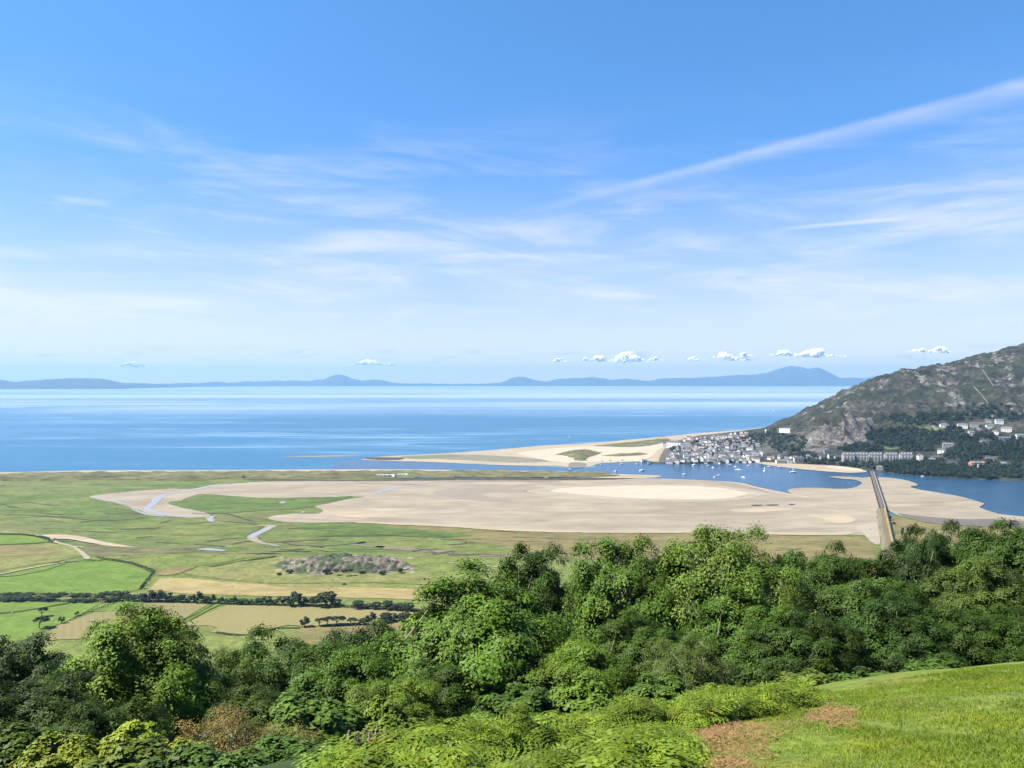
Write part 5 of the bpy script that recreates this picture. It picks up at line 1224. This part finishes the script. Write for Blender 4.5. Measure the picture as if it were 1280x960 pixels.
# --- the long Victorian terrace above the bridge: six blocks, each with bays, dormers and chimneys
for i, px in enumerate([1060.5, 1077, 1094.5, 1113.5, 1132.5]):
    p_ = Q(px, 575.4, 2010); t = tag(empty('terrace_block', p_, -.16), f'{["grey","pale grey","cream grey","pale grey","grey white"][i]} four storey terrace block, {ORD[i]} from the cliff end of the long terrace', 'terrace', 'long terrace above the bridge')
    w_, d_, h_ = 31., 12., 15.; q = MB(); q.box(-w_/2, w_/2, -d_/2, d_/2, -12, h_); wl = dup_mesh('wall', q.mesh('wall', m_wall), t, [(.48,.475,.47),(.52,.51,.50),(.60,.57,.52),(.53,.52,.51),(.66,.65,.62)][i])
    for k in range(4):
        q = MB(); cx = -w_/2 + w_*(k+.5)/4; q.box(cx-2.1, cx+2.1, -d_/2-1.6, -d_/2+.02, -8, h_*.82); dup_mesh('bay', q.mesh('bay', m_wall), t, (.74,.72,.68))
    r = MB(); r.hip(-w_/2-.4, w_/2+.4, -d_/2-.4, d_/2+.4, h_+.02, h_+5.5, .06); ro = dup_mesh('roof', r.mesh('roof', m_roof), t, (.17,.185,.235))
    for k in range(4):
        q = MB(); cx = -w_/2 + w_*(k+.5)/4; q.box(cx-1.3, cx+1.3, -d_/2+.5, -1, h_+.2, h_+3.4); q.gable(cx-1.5, cx+1.5, -d_/2+.3, -.8, h_+3.42, h_+5); dup_mesh('dormer', q.mesh('dormer', m_wall), t, (.55,.53,.5))
    for k in range(5):
        q = MB(); cx = -w_/2 + w_*k/4; cx = min(max(cx, -w_/2+.8), w_/2-.8); q.box(cx-.6, cx+.6, -1.4, 1.4, h_+3, h_+7.6); obj('chimney', q.mesh('chimney', m_chim), ro)
    for r_ in range(4):
        for k in range(4):
            cx = -w_/2 + w_*(k+.5)/4
            o = obj('window', win_me[(1.8, 2.4)], t); o.location = (cx, -d_/2 - (1.68 if r_ < 3 else .08), -1.2 + r_*4.2)
            o = obj('window', win_me[(1.6, 2.2)], t); o.location = (cx+3.2, -d_/2 - .08, -1.2 + r_*4.2)
house(Q(1150,575.6,2005), 14, 12, 13, 5, 'gable', WHITE, SLATE, 'tall pale gabled end house closing the long terrace above the bridge', 1.4, None, (3, 3, 1.4, 2.0))
# --- villas on the slope
V_ = [(1180,534.5,22,WHITE,LSLATE,'white villa at the end of the small lawn high on the slope'), (1203,534.5,26,WHITE,LSLATE,'long white villa beside the lawn villa high on the slope'), (1218,533,22,STONE,SLATE,'grey villa between two white ones high on the slope'), (1238,535.4,24,WHITE,LSLATE,'white villa under the topmost white house on the slope'),
      (1249,529.5,20,WHITE,LSLATE,'topmost white house on the wooded slope'), (1258,539.4,26,CREAM,LSLATE,'cream two storey villa below the topmost white house'), (1244,543,16,WHITE,LSLATE,'small white house under the cream villa'), (1254,551,34,STONE,(.10,.14,.24),'long low house with a blue grey roof among the trees'), (1275,548,20,WHITE,LSLATE,'white house beside the blue roofed one at the edge of view'),
      (1232,555,24,CREAM,SLATE,'low cream house behind a pale garden wall below the blue roof'), (1185,559,26,STONE,LSLATE,'large grey villa with pale roof among dark trees below the lawn'), (1177,566,20,WHITE,SLATE,'pale house in front of the large grey villa'), (1170,575,22,STONE,SLATE,'gabled stone house right of the long terrace'), (1165,578,14,GREY,LSLATE,'small grey house on the drive below the gabled stone house'),
      (1190,582,22,STONE,DSLATE,'dark roofed stone house half hidden by trees near the shore'), (1254,583,18,WHITE,LSLATE,'small white cottage alone near the shore beyond the brick house'), (1237,577,18,STONE,SLATE,'grey house behind the big brick house'), (1214,543.6,14,CREAM,LSLATE,'small cream cottage in the trees under the long white villa'), (1100,587.6,14,STONE,LSLATE,'little stone toll house at the far end of the viaduct')]
for i, (px, py, w_, wc, rc, lb) in enumerate(V_):
    p_ = hit(px, py); house(p_, w_, 10, 7.5, 3.6, 'hip' if i % 3 == 0 else 'gable', wc, rc, lb, rt.uniform(-.6, -.1), None, (max(2, w_//6), 2, 1.6, 1.8), 'villa' if w_ > 18 else 'house', 'house')
# --- the big brick house
t = tag(empty('brick_house', hit(1221,585.4), .05), 'big orange brick house with white bays and several chimneys near the shore', 'house')
q = MB(); q.box(-17, 17, -6, 6, -8, 14); q.gable(-16.8, -9, -6.4, 6, 13.9, 17); q.gable(9, 16.8, -6.4, 6, 13.9, 17); wl = dup_mesh('wall', q.mesh('wall', m_wall), t, (.62,.30,.17))
for k in (-12.5, 0, 12.5):
    q = MB(); q.box(k-2.3, k+2.3, -7.6, -6.01, -6, 10.5); dup_mesh('bay', q.mesh('bay', m_wall), t, (1.1,1.0,.85))
r = MB(); r.hip(-17.5, 17.5, -5.8, 6.5, 14.02, 17.5, .12); ro = dup_mesh('roof', r.mesh('roof', m_roof), t, LSLATE)
for k in (-14, -5, 5, 14):
    q = MB(); q.box(k-.7, k+.7, -.9, .9, 15.5, 20); dup_mesh('chimney', q.mesh('chimney', m_wall), ro, (.38,.2,.13))
for k in (-15.5,-9.5,-6,-3.8,3.8,6,9.5,15.5):
    for zz in (-1.5, 3, 7.5, 11.5):
        o = obj('window', win_me[(1.6, 2.2)], wl); o.location = (k, -6.1, zz)
for k in (-12.5, 0, 12.5):
    for zz in (-1.5, 3, 7.5):
        o = obj('window', win_me[(1.8, 2.4)], t); o.location = (k, -7.68, zz)
# --- white caravans and huts on the sandy point, and the stranded houseboat
m_van = plain_mat('white_panel', (1.3,1.3,1.27), .5, .06, .5)
van_b = MB(); van_b.box(-4.2, 4.2, -1.5, 1.5, .5, 3.1); van_b.box(-4.0, 4.0, -1.3, 1.3, 3.12, 3.4); van_b.box(-3, -2.4, -1.2, 1.2, 0, .5); van_b.box(2.4, 3, -1.2, 1.2, 0, .5); van_me = van_b.mesh('caravan', m_van)
wv_ = MB(); wv_.box(-.9, .9, -1.56, -1.5, 1.6, 2.5); wv_me = wv_.mesh('window', m_win)
for i, px in enumerate([474, 479, 482.5, 487, 491, 500.5, 504, 507]):
    b_ = P(px, 596.4 if i < 5 else 595.4, 1.2); o = obj('caravan', van_me); o.location = b_; o.rotation_euler = (0, 0, rt.uniform(-.6, .6)); o.scale = (1.5, 1.5, 1.6)
    tag(o, f'small white caravan, {ORD[i]} from the creek side of the cluster on the sandy point', 'caravan', 'caravans on the sandy point')
    for k in (-2, 1.4): ww_ = obj('window', wv_me, o); ww_.location = (k, 0, 0)
m_hull = tint_mat('boat_hull', .35, .05, .5, .5); m_mast = plain_mat('mast', (.62,.62,.6), .4, .05, 1)
def hull_mesh(L, B, Hh, blunt=.75):
    st = np.linspace(0, 1, 11); V = []
    for t_ in st:
        wd = B/2*(math.sin(math.pi*min(1, (1-t_)*.62 + .0)) if t_ > .25 else math.sin(math.pi*.465)*(blunt + (1-blunt)*t_/.25)); sh = Hh*(1 + .28*(t_-.4)**2*2)
        x = -L/2 + L*t_
        V += [(x, -wd, sh), (x + (0 if t_ < .9 else -.05*L), -wd*.78, sh*.25), (x - (0 if t_ < .8 else .08*L*(t_-.8)/.2), 0, -.35*Hh), (x + (0 if t_ < .9 else -.05*L), wd*.78, sh*.25), (x, wd, sh)]
    V += [(-L/2 + L*t_, 0, Hh*.86) for t_ in st]
    f = []
    for i in range(10):
        a = i*5
        for k in range(4): f.append((a+k, a+k+1, a+k+6, a+k+5))
        f.append((a+4, 55+i, 56+i, a+9)); f.append((55+i, a, a+5, 56+i))
    f.append((4, 3, 2, 1, 0)); f.append((0, 55, 4))
    me = bpy.data.meshes.new('hull'); me.from_pydata(V, [], f); me.update(); me.materials.append(m_hull); return me
HU = [hull_mesh(9, 3.0, 1.1), hull_mesh(6.5, 2.5, .9), hull_mesh(13, 4., 1.5)]
def cabin_mesh(L, B, z):
    q = MB(); q.poly([(-L*.18,-B*.3,z),(L*.22,-B*.24,z),(L*.22,B*.24,z),(-L*.18,B*.3,z),(-L*.16,-B*.26,z+1.2),(L*.12,-B*.2,z+1.2),(L*.12,B*.2,z+1.2),(-L*.16,B*.26,z+1.2)], [(3,2,1,0),(4,5,6,7),(0,1,5,4),(1,2,6,5),(2,3,7,6),(3,0,4,7)]); return q.mesh('cabin', m_hull)
CA = [cabin_mesh(9,3.,.95), cabin_mesh(6.5,2.5,.78), cabin_mesh(13,4.,1.3)]
q = MB(); q.bar((.6,0,.9),(.6,0,10.5),.16); q.bar((.6,0,2.3),(-3.2,0,2.2),.14); q.bar((.6,-.8,6),(.6,.8,6),.08); mast_me = q.mesh('mast', m_mast)
def boat(px, py, size, label, col=(1.3,1.3,1.27), mast=False, cab=True, z=.1, rz=None, nm='boat', sc=1.25):
    b_ = P(px, py, z); t = tag(empty(nm, b_, rt.uniform(-1.2, 1.2) if rz is None else rz), label, 'boat', 'boats in and around the harbour'); t.scale = (sc,)*3
    dup_mesh('hull', HU[size], t, col)
    if cab: dup_mesh('cabin', CA[size], t, (1.3,1.3,1.27))
    if mast: obj('mast', mast_me, t)
moor = [(803,588.4,2,1),(770,589.4,0,0),(795,580.6,1,0),(777,580.4,1,0),(828,577.8,0,0),(838,578.2,2,0),(856,593.4,0,0),(868,581.4,2,1),(885,582.4,1,0),(893,596.8,1,0),(898,594.8,0,1),(891,584.8,1,0),(899,579.8,1,0),(913,581,1,0),(919,584,1,1),(923,587.8,2,0),(929,597,0,0),(935.6,582.4,1,0),(956,585.6,1,1),(955.6,589,2,0),(961,583.8,1,0),(974,584.2,1,0),(992,590.6,2,1),(992.6,587,1,0)]
for i, (px, py, s_, mt) in enumerate(moor):
    boat(px, py, s_, f'{"white yacht" if mt else "white motor boat"} moored in the blue harbour, {ORD[i]} from the sea side', mast=bool(mt))
for i, (px, py, s_) in enumerate([(1153.5,594.8,1),(1198,596.6,1),(1219.6,596.4,0),(1234.4,595.9,1),(1263,596.4,0),(1277,597,1)]):
    boat(px, py + 1.2, s_, f'small white boat lying off the wooded shore, {ORD[i]} beyond the viaduct', rz=rt.uniform(-.3,.3))
for i, (px, py, c_, lb) in enumerate([(753,576.4,(.08,.07,.06),'dark boat drawn up on the pale sand beside the dune grass'),(763,575.8,(.3,.2,.12),'brown dinghy on the sand of the harbour beach'),(772,577.4,(.7,.7,.7),'white dinghy at the water edge of the harbour beach'),(778,575.4,(.12,.12,.14),'black dinghy above the white one on the harbour beach'),(790,576,(.65,.65,.66),'pale dinghy next to the white shed on the beach'),(750.6,581.6,(.07,.06,.06),'dark workboat afloat off the shingle point'),(812,580.6,(.05,.05,.06),'black boat lying below the quay end')]):
    boat(px, py, 1, lb, c_, cab=i > 4, z=1.1 if i < 5 else .1)
boat(1017,585.4, 1, 'white boat pulled up on the sand below the long terrace', z=.9)
boat(713,587.2, 0, 'white boat beached on the tip of the grassy point', z=1.2)
boat(825,553.5 if False else 929.0, 0, 'x') if False else None
t = tag(empty('houseboat', P(746,593.2,1.4), -.15), 'stranded black and white houseboat on the grassy point', 'houseboat'); t.scale = (1.7,1.5,1.5)
dup_mesh('hull', HU[2], t, (.05,.05,.06)); q = MB(); q.box(-4.5, 3.2, -1.5, 1.5, 1.35, 3.4); q.box(-3.6, 1.6, -1.2, 1.2, 3.42, 4.6); dup_mesh('cabin', q.mesh('cabin', m_hull), t, (.75,.75,.74))
b_ = P(711.6,524.6,.1)
boat(711.6,546.4, 1, 'tiny white boat alone on the open sea off the spit', z=.1)
boat(968,513.6, 2, 'white boat far out on the sea beside the headland', z=.1, sc=2.)
# quay wall
m_quay = plain_mat('quay_stone', (.17,.15,.13), .9, .3, .1)
q = MB(); pts = [P(a_, b2, 0) for a_, b2 in [(812,578.6),(830,579.4),(862,579.6),(900,578.8),(924,578.2),(948,577.6)]]
for a0, a1 in zip(pts, pts[1:]): q.bar(Vector(a0)+Vector((0,0,1.6)), Vector(a1)+Vector((0,0,1.6)), 3., 4.4)
tag(q.build('quay_wall', m_quay), 'long dark stone quay wall along the harbour front of the town', 'quay')
q = MB(); pts = [P(a_, b2, 0) for a_, b2 in [(948,577.4),(975,577.6),(1000,578.6),(1015,580)]]
for a0, a1 in zip(pts, pts[1:]): q.bar(Vector(a0)+Vector((0,0,2.)), Vector(a1)+Vector((0,0,2.)), 2., 3.)
tag(q.build('sea_wall', m_stone), 'low pale sea wall running from the quay towards the cottages', 'sea wall')
q = MB(); pts = [P(a_, b2, 0) for a_, b2 in [(1112,590.4),(1150,594),(1175,596.4),(1200,598),(1240,599.6),(1290,601.2)]]
for a0, a1 in zip(pts, pts[1:]): q.bar(Vector(a0)+Vector((0,0,1.2)), Vector(a1)+Vector((0,0,1.2)), 2., 2.6)
tag(q.build('sea_wall', m_stone), 'rocky sea wall under the wooded shore beyond the viaduct', 'sea wall')

# ================================================================ VIADUCT AND EMBANKMENT
ZD = 7.0
A_ = np.array(P(1102.6, 634.6, ZD)); B_ = np.array(P(1088.6, 588.0, ZD)); axv = (B_-A_)[:2]; LV = np.hypot(*axv); u_ = axv/LV; ang = math.atan2(u_[1], u_[0])
t = tag(empty('railway_viaduct', (A_[0], A_[1], 0), ang), 'long low timber railway viaduct with a footpath crossing the estuary sands', 'viaduct')
m_tim = plain_mat('old_timber', (.105,.09,.075), .9, .3, .4); m_deckm = plain_mat('deck_boards', (.16,.142,.12), .9, .2, .3); m_rail = plain_mat('rail_steel', (.25,.2,.17), .4, .2, .2); m_white = plain_mat('pale_boards', (.40,.38,.345), .8, .15, .3); m_steel = plain_mat('girder_steel', (.10,.10,.105), .6, .2, .2)
q = MB(); q.box(0, LV, -3.2, 3.2, ZD-.9, ZD-.3); q.build('deck', m_tim, t)
q = MB(); q.box(0, LV, -2.4, 2.4, ZD-.296, ZD+.05); q.build('track_bed', m_deckm, t)
q = MB(); q.box(0, LV, -6.0, -3.4, ZD-.5, ZD-.2); q.build('footway', m_white, t)
for s in (-.75, .75):
    q = MB(); q.box(0, LV, s-.08, s+.08, ZD+.055, ZD+.25); q.build('rail', m_rail, t)
for y_, mt in ((3.3, m_tim), (-3.3, m_tim), (-6.1, m_tim)):
    q = MB(); k = 0
    for zz in (ZD+.1, ZD+.65, ZD+1.2): q.box(0, LV, y_-.06, y_+.06, zz, zz+.16)
    while k < LV: q.box(k, k+.25, y_-.12, y_+.12, ZD-.5, ZD+1.36); k += 6
    q.build('parapet', mt, t)
q = MB()
for yy_ in (-5.6, -3., 0, 3.): q.bar((0, yy_*1.12, -2), (0, yy_, ZD-.9), .55)
q.bar((0,-5.9,ZD-1.1),(0,3.4,ZD-1.1),.5); q.bar((0,-5.8,.8),(0,3.2,ZD-2),.3); q.bar((0,3.2,.8),(0,-5.8,ZD-2),.3); pier_me = q.mesh('pier', m_tim)
npier = 76
for k in range(npier):
    o = obj('pier', pier_me, t); o.location = (LV*(k+.5)/npier*.94, 0, 0)
q = MB(); 
for y_ in (-2.8, 2.8):
    q.box(LV*.945, LV*.998, y_-.2, y_+.2, ZD+.3, ZD+.7); q.box(LV*.945, LV*.998, y_-.2, y_+.2, ZD+4.4, ZD+4.9)
    for k in range(7):
        x0 = LV*(.945 + .053*k/7); x1 = LV*(.945+.053*(k+1)/7); q.bar((x0, y_, ZD+.5), (x1, y_, ZD+4.6), .3); q.bar((x1, y_, ZD+.5), (x1, y_, ZD+4.6), .3)
q.build('girder_span', m_steel, t)
# embankment from the timber work back to the near shore
E0 = A_[:2]; E1 = np.array(P(1116, 700, ZD))[:2]
q = MB(); n_ = 14; eu = (E1-E0)/np.hypot(*(E1-E0)); en = np.array([-eu[1], eu[0]]); V = []
for k in range(n_+1):
    c_ = E0 + (E1-E0)*k/n_
    for off, z_ in ((-9.5, .5), (-4.5, ZD-.6), (5.6, ZD-.6), (10.5, .5)):
        p2 = c_ + en*off*(1 + .12*math.sin(k*2.3+off)); V.append((p2[0], p2[1], z_))
f = [(k*4+j, k*4+j+1, k*4+j+5, k*4+j+4) for k in range(n_) for j in range(3)]
m_emb = ground_mat('embankment_earth', [(.15,.13,.085), (.22,.19,.13), (.13,.14,.06)], .05, .3, fine=.25)
me = bpy.data.meshes.new('railway_embankment'); me.from_pydata(V, [], f); me.update(); me.materials.append(m_emb); tag(obj('railway_embankment', me), kind='structure')
def strip(name, o0, o1, z_, mat):
    V = [];
    for k in range(n_+1):
        c_ = E0 + (E1-E0)*k/n_
        for off in (o0, o1): p2 = c_ + en*off; V.append((p2[0], p2[1], z_))
    me = bpy.data.meshes.new(name); me.from_pydata(V, [], [(k*2, k*2+1, k*2+3, k*2+2) for k in range(n_)]); me.update(); me.materials.append(mat); return tag(obj(name, me), kind='structure')
strip('railway_track', -2.4, 2.4, ZD-.35, plain_mat('rusty_ballast', (.20,.135,.075), .95, .25, .4))
strip('grass_verge', 2.5, 5.2, ZD-.45, m_straw)
strip('footpath', 7.6, 10.4, 4.6, plain_mat('pale_path', (.40,.38,.33), .9, .1, .3)) if False else None
q = MB()
for k in range(40):
    c_ = E0 + (E1-E0)*(k+.5)/40; d2 = c_ + en*5.4; q.bar((d2[0], d2[1], ZD-.7), (d2[0], d2[1], ZD+.7), .22)
a0 = E0 + en*5.4; a1 = E1 + en*5.4
for zz in (ZD-.1, ZD+.5): q.bar((a0[0], a0[1], zz), (a1[0], a1[1], zz), .14)
tag(q.build('fence', m_white), 'pale post and rail fence beside the railway track on the embankment', 'fence')
ribbon('footpath', [(1104.6,637),(1107,645),(1106,650),(1110,670),(1114,690)], [4,4,4,4,4], 1.6, m_path, .1, 0, 301, wvar=.1)
for i, (px, yb, w_, h_, lb) in enumerate([(1111.6,650,8,6,'dark bush beside the start of the embankment footpath'), (1128,672,5,14,'tall thin poplar on the marsh edge beside the embankment'), (1117,656,6,4,'low bush on the marsh just past the bush by the footpath')]):
    plain_tree(px, yb, w_, h_, lb, i % 3, (.04,.065,.02), z=1.0)

# ================================================================ WOODS ON THE HEADLAND
def wood_lump(rng, s):
    n_ = 42; u = unit(rng.normal(size=(n_, 3)) + [0, -.1, .5]); C = u*[s*.5, s*.5, s*.45]*rng.uniform(.75, 1.1, (n_, 1)) + [0, 0, s*.45]
    return C, unit(u + [0, 0, .4] + rng.normal(size=(n_, 3))*.3)
rngw = np.random.default_rng(33); CC, NN = [], []
AREAS = [((1165,546,88,11), 560), ((1245,560,48,16), 420), ((1215,592,75,6), 150), ((1155,525,46,8), 170), ((1225,522,60,6), 130), ((1000,573,20,6), 50), ((985,556,24,11), 110), ((945,549,14,6), 40), ((1130,584,35,6), 120), ((1040,580,30,4), 50), ((1262,575,28,12), 220), ((1180,580,60,9), 260), ((1100,583,50,4), 90), ((1160,566,40,8), 170), ((1240,568,40,10), 200), ((1075,562,30,5), 90), ((1230,512,50,5), 40), ((968,543,14,5), 40), ((890,561,55,11), 240), ((930,553,26,7), 70), ((1195,592,90,4), 260), ((1240,596,45,3), 90), ((1122,553,32,7), 130), ((1195,585,14,6), 60)]
HOUSEPX = [(1180,532),(1203,532),(1218,531),(1238,533),(1249,527),(1258,537),(1244,541),(1254,548),(1275,546),(1232,553),(1185,557),(1177,563),(1170,572),(1190,579),(1254,581),(1237,575),(1214,542),(1221,580),(1172,537.5),(1060,571),(1077,571),(1094,571),(1113,571),(1132,571),(1150,570),(1160,537),(981,539)]
HP = np.array(HOUSEPX)
cand = []
for (cx, cy, rx, ry), n_ in AREAS:
    a = rngw.uniform(0, 6.28, n_); r_ = np.sqrt(rngw.random(n_)); cand += list(np.c_[cx + rx*r_*np.cos(a), cy + ry*r_*np.sin(a)])
cand = np.array(cand)
# find where each falls on the headland, many at once
lo_ = np.full(len(cand), 1650.); found = np.full(len(cand), np.nan); zf = np.zeros(len(cand))
for d_ in np.arange(1690, 3200, 9.):
    m_ = np.isnan(found)
    if not m_.any(): break
    x_ = (cand[m_, 0]-640)/F*d_; z_ = head_z(x_, np.full(m_.sum(), d_), True); h_ = z_ >= H - (cand[m_, 1]-HOR)/F*d_
    ii = np.nonzero(m_)[0][h_]; found[ii] = d_; zf[ii] = z_[h_]
indiv = []
for (px, py), d_, z_ in zip(cand, found, zf):
    if np.isnan(d_) or z_ < 2.5: continue
    dd = np.abs(HP - [px, py+1.5]); 
    if ((dd[:, 0] < 11) & (dd[:, 1] < 3.6)).any(): continue
    if 1052 < px < 1156 and 566 < py < 577: continue
    s_ = rngw.uniform(7, 13); p_ = np.array([(px-640)/F*d_, d_, z_ - 1])
    if py > 576 and px > 1040 and len(indiv) < 70 and rngw.random() < .45: indiv.append((p_, s_, px)); continue
    C, N_ = wood_lump(rngw, s_); CC.append(C + p_); NN.append(N_)
C = np.concatenate(CC); N_ = np.concatenate(NN)
m_wood = foliage_mat('woodland_green', .15, .35, .03, warm=(1.25, 1.1, .8))
wo_o = obj('woodland', mesh_np('woodland', leaves_at(C, N_, 3.4, 2.6, rngw), quads(len(C)), m_wood)); wo_o.color = (.026, .043, .017, 1); tag(wo_o, kind='stuff')
indiv.sort(key=lambda q_: q_[2])
for i, (p_, s_, px) in enumerate(indiv):
    tt = tag(empty('shore_tree', p_, rt.uniform(0, 6)), 'dark leafy tree among the shore trees between the viaduct and the brick house', 'tree', 'trees along the far shore')
    tt['label'] = 'dark leafy tree in the belt along the far shore below the terrace and villas'
    k = s_/8.*1.2; tt.scale = (k, k, k); v_ = i % 3
    dup_mesh('crown', FT[v_][0], tt, rt.choice([(.028,.046,.017),(.036,.062,.02),(.045,.075,.022)])); dup_mesh('trunk', FT[v_][1], tt, (.1,.1,.1))

# ================================================================ CUMULUS far beyond the peninsula
m_cloud, nt, b = new_mat('cloud_white')
b.inputs['Base Color'].default_value = (.95,.95,.95,1); b.inputs['Roughness'].default_value = 1; b.inputs['Specular IOR Level'].default_value = 0
tr = nt.new('ShaderNodeBsdfTranslucent'); tr.inputs[0].default_value = (.95,.95,.95,1); mx = nt.new('ShaderNodeMixShader'); mx.inputs[0].default_value = .62
nt.l.new(b.outputs[0], mx.inputs[1]); nt.l.new(tr.outputs[0], mx.inputs[2])
nt.l.new(mx.outputs[0], m.node_tree.nodes['Material Output'].inputs[0])
def cloud(px, py, wpx, hpx, label, seed):
    """a heap of small white flakes, dense in the middle and thinning out at the rim"""
    D = 60000.; rng = np.random.default_rng(seed); W = wpx*D/F; Hc = hpx*D/F*.9; C = []; N_ = []
    for k in range(max(8, int(wpx*.55))):
        t_ = rng.uniform(-1, 1); env = max(.2, 1 - abs(t_)**1.6); r_ = Hc*rng.uniform(.16, .36)*env + Hc*.05
        c_ = np.array([t_*W*.46, rng.uniform(-.5, .5)*Hc, Hc*(.1 + rng.uniform(0, .62)*env)])
        n_ = int(60 + 330*(r_/(Hc*.36))**2); u = unit(rng.normal(size=(n_, 3)))
        q_ = u*rng.random((n_, 1))**.28*r_*[1.5, 1., .95] + c_
        lowf = q_[:, 2] < Hc*.1; q_ = q_[~lowf | (rng.random(n_) < .25)]; u = u[~lowf | (rng.random(n_) < .25)] if False else unit(q_ - c_ + 1e-6)
        C.append(q_); N_.append(unit(u + [-.3, -.2, .5] + rng.normal(size=q_.shape)*.5))
    m_ = int(wpx*14); C.append(np.c_[rng.normal(size=m_)*W*.36, rng.normal(size=m_)*Hc*.4, Hc*(.06 + np.abs(rng.normal(size=m_))*.09)]); N_.append(unit(rng.normal(size=(m_, 3))*.6 + [0, 0, 1.]))
    C = np.concatenate(C); N_ = np.concatenate(N_)
    o = obj('cloud', mesh_np('cloud', leaves_at(C, N_, 72., 54., rng), quads(len(C)), m_cloud)); o.location = Q(px, py, D); tag(o, label, 'cloud')
for i, (px, py, w_, h_, lb) in enumerate([(167,458.6,34,8,'lone small white cloud over the low western end of the peninsula'), (462,457,36,11,'flat white cloud beside the single conical hill'), (489,457,14,4,'thin scrap of cloud trailing off the flat white one'),
     (699,452,16,6,'small flat white cloud, westernmost of the line over the peninsula'), (732,451,8,5,'tiny puff between two larger clouds in the line'), (749,451.4,22,10,'low white puff beside the tallest heaped cloud'), (785,453,42,16,'tallest heaped white cloud with a domed top'), (818,450,11,6,'small round puff just east of the tallest cloud'), (867,451,14,8,'pale soft puff halfway between the heaped cloud and the long one'),
     (906,448,18,11,'round white puff west of the long cloud'), (932,446,15,8,'small bright puff near the long cloud over the double peak'), (925,450.6,26,5,'flat cloud base joining two puffs west of the double peak'), (982,444.6,26,10,'western half of the long white cloud above the double peak'), (1018,446,50,13,'long bumpy white cloud right above the double peak'), (1149,440,14,9,'small bright puff above the headland ridge'), (1174,441,26,10,'broader white puff above the headland ridge')]):
    cloud(px, py, w_, h_, lb, 100+i if i else 523)
